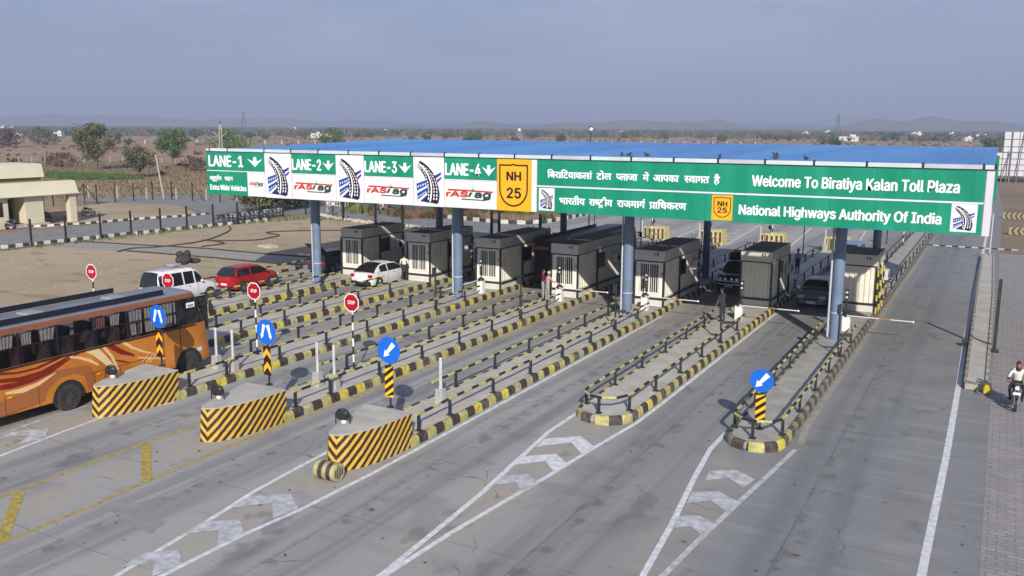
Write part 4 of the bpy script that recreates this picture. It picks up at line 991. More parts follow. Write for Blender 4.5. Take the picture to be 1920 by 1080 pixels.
scrub('verge_scrub', 500, 100, 190, (.3, 1.5), [LEAF[1], LEAF[2], LEAF[2]], 'scrubby verge plants beyond the curved kerb', 52, pxr=(640, 1080), q=8)

# ------------------------------------------------------------------ distant houses, pylons, poles
def house(w_, d_, h_):
    t = thing('house', '', 'house')
    MB().box((0, 0, h_/2), (w_, d_, h_), mat('whitewash', (.72, .71, .68), .8, .05, .3)).build('wall', t)
    MB().box((0, 0, h_+.2), (w_+.5, d_+.5, .4), mat('flat_roof', (.6, .58, .54), .8)).box((w_*.2, 0, h_+1), (w_*.3, d_*.4, 1.6), mat('whitewash', (.72, .71, .68), .8)).build('roof', t)
    MB().box((0, -d_/2-.02, 1.05), (1.1, .08, 2.1), mat('door_dark', (.05, .06, .08), .5)).build('door', t)
    for q in (-.3, .3): MB().box((w_*q, -d_/2-.02, 1.9), (1.2, .08, 1.1), GLASS).build('window', t)
    return t
hp = [house(9, 7, 3.6), house(14, 8, 3.4), house(8, 8, 6.4)]
HN = ['small low white', 'long low white', 'two-storey white']
used = [False]*3
rnd = random.Random(5)
hx = [(8, 1500), (16, 1480), (34, 1450), (72, 1300), (86, 1260), (38, 620), (119, 900), (195, 1500), (216, 1400), (420, 1050), (448, 1250), (490, 1300), (548, 1650), (556, 1700), (596, 800), (618, 850), (635, 1700), (660, 1750), (708, 1500), (722, 1450), (740, 1550), (905, 1500), (930, 1450), (1047, 1500), (1158, 1350), (1202, 1300), (1250, 1100), (1290, 1350), (1500, 1050), (1540, 1250), (1582, 800), (1660, 1400), (1690, 1350), (1700, 1280), (1712, 1300), (1708, 1000), (1722, 950), (1770, 1300), (1800, 900), (1815, 1150), (1830, 1100)]
for px, d in hx:
    a = ang(px); i = rnd.randrange(3); p = (-math.sin(a)*d, math.cos(a)*d, -.06); rz = yaw*.8+rnd.uniform(-.4, .4)
    L = f'{HN[i]} house with a flat roof among the far trees, one of many alike'; g = f'{HN[i]} houses far away'
    if not used[i]: used[i] = True; o = hp[i]; o.location = p; o.rotation_euler = (0, 0, rz); o['label'] = L; o['group'] = g
    else: o = dup(hp[i], p, rz, L, g)
    s = rnd.uniform(.7, 1.05); o.scale = (s, s, s)
def pylon(px, d, h, label):
    a = ang(px); t = thing('pylon', label, 'pylon', (-math.sin(a)*d, math.cos(a)*d, 0), .5)
    m_ = mat('pylon_steel', (.12, .13, .15), .6); mb = MB(); nl = 9; W0 = h*.13
    def wz(z): return W0*(1-z)**1.3+h*.012
    for k in range(nl):
        z0, z1 = k/nl, (k+1)/nl; a0, a1 = wz(z0), wz(z1)
        for sx, sy in ((1, 1), (1, -1), (-1, -1), (-1, 1)):
            mb.cyl((sx*a0, sy*a0, z0*h), (sx*a1, sy*a1, z1*h), h*.006, h*.005, m_, 4)
            mb.cyl((sx*a0, sy*a0, z0*h), (-sy*a1 if False else sx*a1, -sy*a1, z1*h), h*.004, h*.004, m_, 4)
    mb.build('mast', t)
    for q in (.68, .8, .92): MB().cyl((-h*.13, 0, q*h), (h*.13, 0, q*h), h*.006, h*.006, m_, 4).cyl((-h*.13, 0, q*h), (0, 0, (q+.05)*h), h*.004, h*.004, m_, 4).cyl((h*.13, 0, q*h), (0, 0, (q+.05)*h), h*.004, h*.004, m_, 4).build('cross_arm', t)
pylon(463, 1100, 26, 'lattice pylon on the skyline above the word LANE-2')
pylon(1032, 1350, 22, 'lattice pylon on the skyline near the middle of the blue roof')
pylon(1560, 950, 24, 'tallest looking lattice pylon, on the skyline right of the middle')
t = thing('utility_pole', 'twin pole with spread arms and insulators at the left end of the sign', 'utility pole', (-201.5, 196, 0), yaw)
mb = MB()
for s in (-.5, .5): mb.cyl((s, 0, 0), (s*.5, 0, 10), .17, .13, CP2, 7)
mb.build('pole', t); mb = MB(); mb.cyl((0, 0, 6.2), (-2.3, 0, 8.4), .09, .09, CP2, 5).cyl((0, 0, 6.2), (2.3, 0, 8.4), .09, .09, CP2, 5).cyl((0, 0, 9), (0, 0, 10.6), .09, .09, CP2, 5); mb.build('arm', t)
for p in ((-2.3, 0, 8.6), (2.3, 0, 8.6), (0, 0, 10.8)): MB().ell(p, (.25, .25, .35), BLK2, 6, 4).build('insulator', t)
t = thing('wooden_pole', 'leaning pale pole standing alone before the field fence', 'pole', (-101.7, 88, 0))
MB().cyl((0, 0, 0), (-.9, -.2, 6.0), .13, .09, CP2, 7).build('shaft', t); MB().ell((-.95, -.2, 6.1), (.16, .16, .2), POSTM, 6, 4).build('pole_cap', t)
a = ang(972); t = thing('water_tower', 'small white water tower above the middle of the blue roof', 'water tower', (-math.sin(a)*700, math.cos(a)*700, 0))
mb = MB()
for s in ((-1, -1), (1, -1), (1, 1), (-1, 1)): mb.cyl((s[0]*1.2, s[1]*1.2, 0), (s[0], s[1], 7), .22, .22, CONC, 5)
mb.build('legs', t); MB().cyl((0, 0, 7), (0, 0, 8.4), 1.3, 1.3, WHT, 12).cyl((0, 0, 8.4), (0, 0, 9), 1.3, .3, WHT, 12).build('tank', t)
t = thing('floodlight', 'white lamp on a thin pole sticking up behind the blue roof', 'floodlight', (-26.8, 62.0, 8.6)); t['group'] = 'lamps'
MB().cyl((0, 0, -8.6), (0, 0, 1.35), .05, .04, POSTM).build('pole', t); MB().cyl((.02, .1, 1.3), (.06, -.06, 1.26), .13, .12, WHT, 12).ell((0, .1, 1.36), (.16, .1, .14), POSTM, 8, 4).build('lamp_head', t, smooth=True)
for i, (x, rz, lb) in enumerate(((-16.1, .4, 'dark pigeon on the canopy edge, leftmost of a close trio'), (-15.75, -.5, 'dark pigeon on the canopy edge, middle of a close trio'), (-14.85, 1.2, 'dark pigeon on the canopy edge, right one of a close trio'), (-11.38, .2, 'dark pigeon standing alone on a coping joint'), (-8.9, -.9, 'dark pigeon with raised wings on the canopy edge'), (-7.6, .8, 'small dark pigeon on the canopy edge, rightmost bird'))):
    mb = MB(); BD = mat('bird_grey', (.05, .055, .07), .6, .2, 9)
    mb.ell((0, 0, .13), (.075, .14, .08), BD, 10, 6).ell((0, .13, .22), (.04, .045, .045), BD, 8, 5).cyl((0, .17, .22), (0, .215, .21), .012, .003, POSTM, 5).cyl((0, .08, .16), (0, .13, .21), .045, .032, BD, 8)
    mb.box((0, -.19, .11), (.07, .16, .02), BD)
    for s in (-.025, .025): mb.cyl((s, 0, 0), (s, 0, .08), .007, .007, mat('bird_leg', (.35, .12, .1), .6), 4)
    if i == 4:
        for s in (-1, 1): mb.face([(s*.05, .05, .17), (s*.05, -.08, .17), (s*.2, -.1, .34), (s*.2, 0, .36)], BD)
    o = mb.build('bird', smooth=True); o.location = (x, 41.04, 8.61); o.rotation_euler = (0, 0, rz); tag(o, lb, 'bird', 'pigeons on the canopy edge')
# billboard seen from behind
t = thing('billboard', 'back of a large white billboard on a steel lattice at the right border', 'billboard', (-1.5, 200, 0))
BW = mat('billboard_back', (.62, .62, .66), .6, .05, .4)
MB().b2(0, 14, .1, .18, 1.2, 5.7, BW).build('lower_panel', t); MB().b2(1.0, 14, .1, .18, 5.8, 9.7, BW).build('upper_panel', t)
mb = MB(); GS = mat('lattice_grey', (.2, .2, .22), .6)
for z in (1.2, 2.3, 3.4, 4.5, 5.7, 6.8, 8.2, 9.7): mb.b2(0 if z < 5.8 else 1, 14, 0, .08, z-.05, z+.05, GS)
for k in range(10): mb.b2(k*1.3+1.0, k*1.3+1.07, .0, .08, 1.2, 9.7, GS)
mb.cyl((2.2, -.1, 5.7), (1.0, -.9, 0), .08, .08, GS); mb.cyl((2.4, -.05, 0), (2.4, -.05, 9.7), .13, .13, GS); mb.cyl((4.4, -.1, 9.9), (3.6, -.9, 0), .08, .08, GS); mb.cyl((1.9, -.05, 0), (1.9, -.05, 6), .06, .06, GS); mb.cyl((6.4, -.05, 0), (6.4, -.05, 9.7), .13, .13, GS)
mb.build('steel_lattice', t)

# ------------------------------------------------------------------ right side: divider, hump, chevrons
t = thing('road_divider', 'low concrete divider between the wide lane and the block paving', 'divider')
ol = [(.18, 38.4), (.15, 60), (-.1, 81), (-1.0, 81.2), (-.86, 60), (-.68, 38.8)]
PB = mat('divider_block_pale', (.36, .33, .27), .8, .2, 4)
mb = MB(); sweep(mb, resample(ol+[ol[0]], .6), [(0, 0), (0, .27), (.12, .29), (.12, .2)], [PB, mat('divider_block_dark', (.24, .215, .175), .8, .2, 4)], left=1); mb.b2(-.62, .1, 38.6, 39.2, .02, .235, PB)
mb.build('kerb_stones', t, fix=False)
MB().prism([(.08, 38.8), (.05, 60), (-.2, 80.9), (-.9, 80.9), (-.76, 60), (-.58, 39)], .02, .24, ISL).build('fill', t)
MB().b2(.02, .3, 38.25, 38.7, .0, .36, mat('yellow_stone', (.55, .40, .03), .7, .2, 4)).build('painted_stone', t, bevel=.05)
t = thing('height_post', 'tall thin black post on a base plate standing on the divider', 'post', (.3, 46.1, .0))
MB().b2(-.075, .075, -.075, .075, 0, 3.35, POSTM).build('shaft', t); MB().b2(-.75, .2, -.25, .25, 0, .06, POSTM).build('base_plate', t)
t = thing('side_stub', 'dark stub sticking out from the left side of the divider', 'stub', (-.85, 46.6, .2)); MB().b2(-.2, .15, -.15, .15, -.1, .08, POSTM).build('stub_body', t)
t = thing('speed_hump', 'black and white rubber speed hump across the wide lane', 'speed hump', (-1.9, 87.0, .0))
mb = MB(); x = -3.5; k = 0
while x < 3.4:
    x2 = x+.5; prof = [(-.28, 0), (-.16, .05), (0, .07), (.16, .05), (.28, 0)]
    mb.loft([[(q, a, b+.004) for a, b in prof] for q in (x, x2)], WHT if k % 2 else BLK2, closed=False, caps=False, mfun=lambda a, b, k=k: mat('hump_white', (.5, .5, .48), .7) if k % 2 else BLK2); x = x2; k += 1
mb.build('hump_strip', t, fix=False)
t = thing('thin_post', 'thin pale post at the far end of the divider', 'post', (-.45, 80.9, .3)); MB().cyl((0, 0, 0), (0, 0, 3.2), .05, .05, mat('pale_steel', (.5, .5, .5), .5)).build('shaft', t)
for i, (x, y, l) in enumerate(((1.5, 118, 'low black and yellow chevron board on the ground, farther of two at the right border'), (2.1, 100.3, 'low black and yellow chevron board on the ground, nearer of two at the right border'))):
    t = thing('chevron_board', l, 'barrier', (x, y, 0), 0, 'chevron boards by the right border')
    mb = MB(); mb.box((0, 0, .35), (2.4, .3, .7), mat('dusty_yellow', (.30, .27, .17), .85)); 
    for k in range(5):
        c = -1+.5*k; mb.face([(c, -.16, .35), (c+.22, -.16, .7), (c+.4, -.16, .7), (c+.18, -.16, .35), (c+.4, -.16, .0), (c+.22, -.16, 0)], BLK)
    mb.build('board', t, fix=False)
tree(6.5, 134, 2.2, 3.5, LEAF[2], 'small dark bush at the right border beyond the chevron boards', 61, n=400, clumps=10, trunk=.05, name='bush', cat='bush')
# stop signs seen from behind and poles at the far noses
for i, n_ in enumerate('EDCBA'):
    if n_ == 'A': continue
    stop_sign(XRS[n_]-.7, 76.0, f'black and white sign pole at the far end of the {names[n_]} island from the right', rz=PI, h=3.0)
    white_post(XRS[n_]-1.7, 76.2, f'white post at the far end of the {names[n_]} island from the right')
stop_sign(-7.0, 83, 'black and white sign pole on the far part of the rightmost island', rz=PI, h=3.0)
for i, (x, y) in enumerate(((-32.3, 76), (-29.8, 81.3), (-13.5, 74), (-8.6, 86))): sensor_pole(x, y, f'{["leftmost", "second", "third", "rightmost"][i]} of the thin dark poles behind the booths', 3.2, False, 0)

# ------------------------------------------------------------------ cream building at the left
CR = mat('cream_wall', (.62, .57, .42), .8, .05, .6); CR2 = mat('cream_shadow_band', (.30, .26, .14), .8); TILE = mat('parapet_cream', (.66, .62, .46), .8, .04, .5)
t = thing('office_building', 'cream office building with sloping parapets at the left border', 'building', (-85, 62.3, 0))
def BX(mb, x0, x1, y0, y1, z0, z1, m_): mb.b2(x0, x1, y0, y1, z0, z1, m_); return mb
mb = MB()
BX(mb, -9, -.3, -22, -7.35, .25, 3, CR); BX(mb, -9, -2.6, -7.4, -5.6, .25, 3, CR)
BX(mb, -2.2, -.3, -5.6, -3.6, .25, 3, CR); BX(mb, -.75, -.1, -.75, 0, .0, 3, CR); BX(mb, -9, -5.5, -5.6, -.1, .25, 3, CR); BX(mb, -5.5, -5.2, -3.6, -.1, .25, 3, CR)
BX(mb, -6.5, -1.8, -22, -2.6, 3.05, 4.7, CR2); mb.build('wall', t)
mb = MB()
mb.prism([(-7, 2.95), (.25, 2.95), (.25, 3.02), (.02, 3.06), (-.45, 4.25), (-.7, 4.28), (-1.2, 4.28), (-1.2, 3.2), (-7, 3.2)], -22, .25, TILE, axis='y')
BX(mb, -9, .15, -22, .2, 2.9, 2.97, CR)
mb.prism([(-6.6, 4.7), (-1.5, 4.7), (-1.85, 6.0), (-2.1, 6.05), (-6.6, 6.05)], -22, -2.4, TILE, axis='y'); mb.build('roof', t)
BX(MB(), -.3, .6, -22, -8.3, 0, .5, CR).build('plinth', t)
mb = MB(); BX(mb, -.3, .9, -7.4, -3.6, 0, .13, CONC); BX(mb, -.3, .6, -7.4, -3.6, .13, .26, CONC); mb.build('step', t)
w_ = MB(); BX(w_, -.32, -.27, -13.3, -8.0, 1.1, 2.5, GLASS); o = w_.build('window', t); f2 = MB(); 
for y in (-13.3, -10.7, -8.0): BX(f2, -.29, -.24, y-.05, y+.05, 1.1, 2.5, SBLK)
f2.build('frame', o)
w_ = MB(); BX(w_, -2.55, -2.5, -6.3, -5.6, .26, 2.5, mat('purple_dark', (.02, .015, .04), .5)); w_.build('doorway', t)
d = MB(); BX(d, -2.1, -2.05, -5.3, -3.9, .26, 2.4, mat('door_blue_grey', (.42, .5, .56), .4)); BX(d, -2.0, -1.95, -5.55, -5.4, .26, 2.7, WHT); d.build('door', t)
for (x, y, z, l, rz) in ((-83.9, 55.6, .5, 'white scooter parked before the window of the cream building', 1.2),): pass

# ------------------------------------------------------------------ wheels, cars, bus, motorcycles
TYRE = mat('tyre', (.045, .042, .04), .9, .3, 6); RIM = mat('rim', (.38, .38, .4), .35, .1, 4, metal=.7)
def wheel(parent, x, y, r, w_, side, spokes=5, rimm=None):
    rimm = rimm or RIM
    o = thing('wheel', None, None, (x, y, r)); o.parent = parent
    n = 24; mb = MB(); prof = [(-w_/2, r*.62), (-w_/2, r*.93), (-w_*.36, r), (w_*.36, r), (w_/2, r*.93), (w_/2, r*.62)]
    mb.loft([[(a, math.cos(t_)*b, math.sin(t_)*b) for a, b in prof] for t_ in [2*PI*i/n for i in range(n+1)]], TYRE, closed=True, caps=False); mb.build('tyre', o, smooth=True)
    mb = MB(); s = side*w_*.42; mb.cyl((s*.3, 0, 0), (s*.5, 0, 0), r*.62, r*.62, DARKM, 18); mb.cyl((s*.5, 0, 0), (s, 0, 0), r*.16, r*.13, rimm, 10)
    for k in range(spokes):
        a = 2*PI*k/spokes; mb.cyl((s*.8, 0, 0), (s*.95, math.cos(a)*r*.58, math.sin(a)*r*.58), r*.1, r*.07, rimm, 5)
    for i in range(n):
        a, b = 2*PI*i/n, 2*PI*(i+1)/n; mb.cyl((s*.97, math.cos(a)*r*.58, math.sin(a)*r*.58), (s*.97, math.cos(b)*r*.58, math.sin(b)*r*.58), r*.05, r*.05, rimm, 4, caps=False)
    mb.build('rim', o)
def car(name, label, loc, rz, L, Wd, H, body, belt, rb, rt, ft, fb, hood, cat='car', bot=.2, r=.3, tailx=.0, roofrack=False, darkbump=False, pillar=None, wb=None):
    """local +Y is forward, y from 0 (rear) to L. rb/rt/ft/fb: y of rear-glass base, roof rear, roof front, windscreen base"""
    t = thing(name, label, cat, loc, rz); w2 = Wd/2
    ry, fy = wb or (.75, L-.8)
    def ringAt(y, zt, wq, zb, cr=.0):
        return [(-w2*wq*.93, y, zb), (-w2*wq, y, zb+(zt-zb)*.25), (-w2*wq, y, zb+(zt-zb)*.72), (-w2*wq*.95, y, zt-.04), (-w2*wq*.86, y, zt), (0, y, zt+cr), (w2*wq*.86, y, zt), (w2*wq*.95, y, zt-.04), (w2*wq, y, zb+(zt-zb)*.72), (w2*wq, y, zb+(zt-zb)*.25), (w2*wq*.93, y, zb)]
    tail = belt-.02
    ST = [(0.0, tail-.26, .80, bot+.16), (.04, tail-.12, .88, bot+.06), (.12, tail-.03, .95, bot+.01), (.3, tail+.01, .985, bot), (max(rb, .45), belt, 1, bot)]
    yy = max(rb, .45)+.3
    while yy < fb: ST.append((yy, belt, 1, bot)); yy += .35
    ST += [(fb, belt, 1, bot), (fb+(L-fb)*.5, hood+.05, .985, bot), (L-.38, hood-.04, .96, bot), (L-.18, hood-.11, .90, bot+.02), (L-.06, hood-.2, .82, bot+.06), (L, hood-.32, .72, bot+.14)]
    mb = MB(); rings = [ringAt(*s, cr=.03) for s in ST]; mb.loft(rings, body, closed=True, caps=True); b = mb.build('body', t, smooth=True, ang=32)
    # wheel arches
    for y in (ry, fy):
        for s in (-1, 1):
            mb = MB(); n = 12
            pts = [(y+math.cos(PI*i/n)*(r+.06), r+math.sin(PI*i/n)*(r+.06)) for i in range(n+1)]+[(y-(r+.06), bot-.03), (y+(r+.06), bot-.03)]
            mb.prism(pts, s*(w2-.12), s*(w2+.004), DARKM, axis='x'); mb.build('wheel_arch', t); wheel(t, s*(w2-.08), y, r, .19, s)
    # greenhouse: curved rings from rear-glass base to windscreen base
    wl, wh, zt = w2*.93, w2*.70, H-.02; sm = lambda q: q*q*(3-2*q)
    def prof_(y):
        if y < rt: q = (y-rb)/(rt-rb); return math.sin(q*PI/2)**.9*.955 if q > 0 else 0
        if y > ft: q = (fb-y)/(fb-ft); return math.sin(max(q, 0)*PI/2)**.9*.97 if q > 0 else 0
        q = (y-rt)/(ft-rt); return .955+.015*q+.045*math.sin(PI*min(1, q*.95+.05))
    YS = [rb+(rt-rb)*k/5 for k in range(5)]+[rt+(ft-rt)*k/8 for k in range(9)]+[ft+(fb-ft)*k/5 for k in range(1, 6)]
    pil = [rb+(fb-rb)*q for q in (pillar or (.47,))]
    ex = []
    for yp in pil: ex += [yp-.05, yp+.05]
    YS = sorted(YS+ex); rings = []
    for y in YS:
        f = prof_(y); zz = belt+(zt-belt)*f; hw = wl+(wh-wl)*f
        R_ = [(-wl*1.0, y, belt-.01), (-(wl+(hw-wl)*.82), y, belt+(zz-belt)*.80), (-hw*.97, y, belt+(zz-belt)*.93), (-hw*.82, y, zz-.005), (0, y, zz+.02)]
        rings.append(R_+[(-a_, b_, c_) for a_, b_, c_ in R_[-2::-1]])
    def gm(a_, b_):
        ym = (YS[a_]+YS[a_+1])/2; side = b_ in (0, 7)
        if side: return body if any(abs(ym-yp) < .05 for yp in pil) or ym < rb+(rt-rb)*.55 or ym > fb-(fb-ft)*.22 else GLASS
        if b_ in (1, 6): return body
        if b_ in (2, 5) and (ym < rt or ym > ft): return body if b_ in (2, 5) and False else GLASS
        return GLASS if (ym < rt-.02 or ym > ft+.02) else body
    g = MB(); g.loft(rings, body, closed=False, caps=False, mfun=gm); g.build('cabin', t, smooth=True, ang=50)
    # lights, plates, bumpers, handles, mirrors
    TL = mat('tail_light', (.35, .01, .01), .3); HL = mat('head_light', (.6, .62, .66), .2)
    for s in (-1, 1):
        MB().box((s*w2*.76, .06, tail-.17), (.3, .14, .2), TL).build('tail_light', t, bevel=.03)
        MB().box((s*w2*.68, L-.1, hood-.24), (.36, .16, .15), HL).build('headlight', t, bevel=.03)
        MB().ell((s*(w2+.09), fb-.3, belt+.07), (.1, .06, .075), body if not darkbump else DARKM, 8, 5).build('mirror', t, smooth=True)
        for q in (.33, .66): MB().box((s*(w2+.008), rb+(fb-rb)*q, belt-.13), (.02, .16, .03), CHROME if q > .5 else body).build('door_handle', t)
        mb = MB()
        for q in (.12, .46, .84): yq = rb+(fb-rb)*q; mb.box((s*(w2+.001), yq, (belt+bot)/2+.05), (.006, .012, belt-bot-.15), DARKM)
        mb.build('door_gap', t)
    MB().box((0, .02, bot+.15), (Wd*.84, .12, .2), DARKM if darkbump else body).build('rear_bumper', t, bevel=.03)
    MB().box((0, L-.02, bot+.13), (Wd*.78, .14, .2), DARKM if darkbump else body).box((0, L-.01, bot+.32), (Wd*.45, .1, .1), DARKM).build('front_bumper', t, bevel=.03)
    MB().box((0, -.045, bot+.28), (.48, .02, .12), WHT).build('rear_plate', t); MB().box((0, L+.06, bot+.14), (.48, .02, .12), WHT).build('front_plate', t)
    return t
CARW = mat('white_car_paint', (.70, .71, .73), .28, .05, 2, spec=.6, c2=(.76, .77, .80)); CARR = mat('red_car_paint', (.33, .006, .012), .25, .1, 1.5, spec=.6, c2=(.40, .02, .022)); CARD = mat('dark_car_paint', (.025, .032, .05), .25, spec=.6); CARG = mat('grey_car_paint', (.16, .18, .22), .3, spec=.5)
suv = car('suv', 'long white SUV with luggage tied on its roof, behind the bus', (-41.1, 34.0, 0), 0, 4.55, 1.7, 2.0, CARW, 1.12, .12, .35, 2.75, 3.4, .98, 'suv', .3, .34, pillar=(.3, .56, .8), wb=(.85, 3.75))
mb = MB()
for s in (-.5, .5): mb.cyl((s, .6, 2.08), (s, 2.7, 2.08), .02, .02, GREY, 6)
for y in (.7, 1.4, 2.1, 2.7): mb.cyl((-.55, y, 2.08), (.55, y, 2.08), .02, .02, GREY, 6)
mb.build('roof_rack', suv)
t = thing('luggage', 'dark lumpy bundle tied on the roof of the white SUV', 'luggage', (-41.1, 36.7, 2.1))
BG = mat('brown_sacking', (.05, .042, .038), .9, .3, 5)
MB().ell((0, 0, .28), (.42, .5, .3), BG, 12, 7).ell((-.12, -.15, .6), (.22, .25, .2), BG, 10, 6).ell((.1, .2, .62), (.2, .2, .22), BG, 10, 6).ell((.05, .75, .14), (.38, .35, .17), BG, 10, 6).build('bundle', t, smooth=True)
MB().box((-.05, -.7, .08), (.6, .6, .12), mat('grey_tarp', (.3, .32, .34), .8)).build('tarp', t, bevel=.04)
car('hatchback', 'red hatchback in the leftmost lane ahead of the white SUV', (-41.15, 39.75, 0), 0, 3.95, 1.72, 1.5, CARR, .97, .1, .55, 2.15, 3.0, .9, 'car', .2, .3, darkbump=False)
dk = car('hatchback', 'dark blue hatchback with its tailgate open behind the leftmost blue column', (-41.0, 48.0, 0), 0, 3.8, 1.68, 1.5, CARD, .95, .1, .45, 2.1, 2.9, .9, 'car', .2, .3)
mb = MB(); mb.loft([[(-.62, .42, 1.46), (.62, .42, 1.46), (.62, .4, 1.5), (-.62, .4, 1.5)], [(-.66, -.25, 2.0), (.66, -.25, 2.0), (.66, -.28, 2.05), (-.66, -.28, 2.05)], [(-.6, -.35, 2.1), (.6, -.35, 2.1), (.6, -.4, 2.1), (-.6, -.4, 2.1)]], CARD, closed=True); mb.build('tailgate', dk)
car('sedan', 'white fastback car with black bumpers between the two leftmost booths', (-34.85, 45.0, 0), 0, 4.25, 1.76, 1.5, CARW, .96, .3, 1.35, 2.35, 3.35, .9, 'car', .2, .31, darkbump=True)
car('sedan', 'dark grey car facing the camera in the lane left of the rightmost booth', (-8.95, 56.6, 0), PI, 4.2, 1.74, 1.45, CARG, .9, .5, 1.1, 2.5, 3.3, .88, 'car', .2, .31)
car('van', 'pale van facing the camera far back behind the rightmost blue column', (-9.2, 71, 0), PI, 4.2, 1.7, 1.95, CARW, 1.05, .1, .3, 3.2, 3.9, .95, 'van', .25, .31, darkbump=True)
jp = car('pickup', 'dark pickup facing the camera left of the second booth from the right', (-14.2, 59.0, 0), PI, 4.5, 1.75, 1.85, CARD, 1.15, 1.9, 2.0, 2.7, 3.15, 1.1, 'pickup', .35, .36, darkbump=True)
mb = MB()
for z in (.62, .8): mb.cyl((-.7, 4.62, z), (.7, 4.62, z), .035, .035, CHROME, 6)
for x in (-.5, -.2, .2, .5): mb.cyl((x, 4.66, .95), (x, 4.7, .95), .08, .08, CHROME, 8)
mb.build('bull_bar', jp); mb = MB()
for x in (-.8, .8):
    for y in (.1, 1.7): mb.cyl((x, y, 1.1), (x, y, 2.1), .03, .03, POSTM, 6)
    mb.cyl((x, .1, 2.1), (x, 1.7, 2.1), .03, .03, POSTM, 6)
mb.build('load_frame', jp); MB().box((0, .95, 1.55), (1.6, 1.75, 1.3), mat('dark_tarp', (.035, .037, .045), .8, .2, 4), taper=.93).build('tarp_load', jp, bevel=.08)

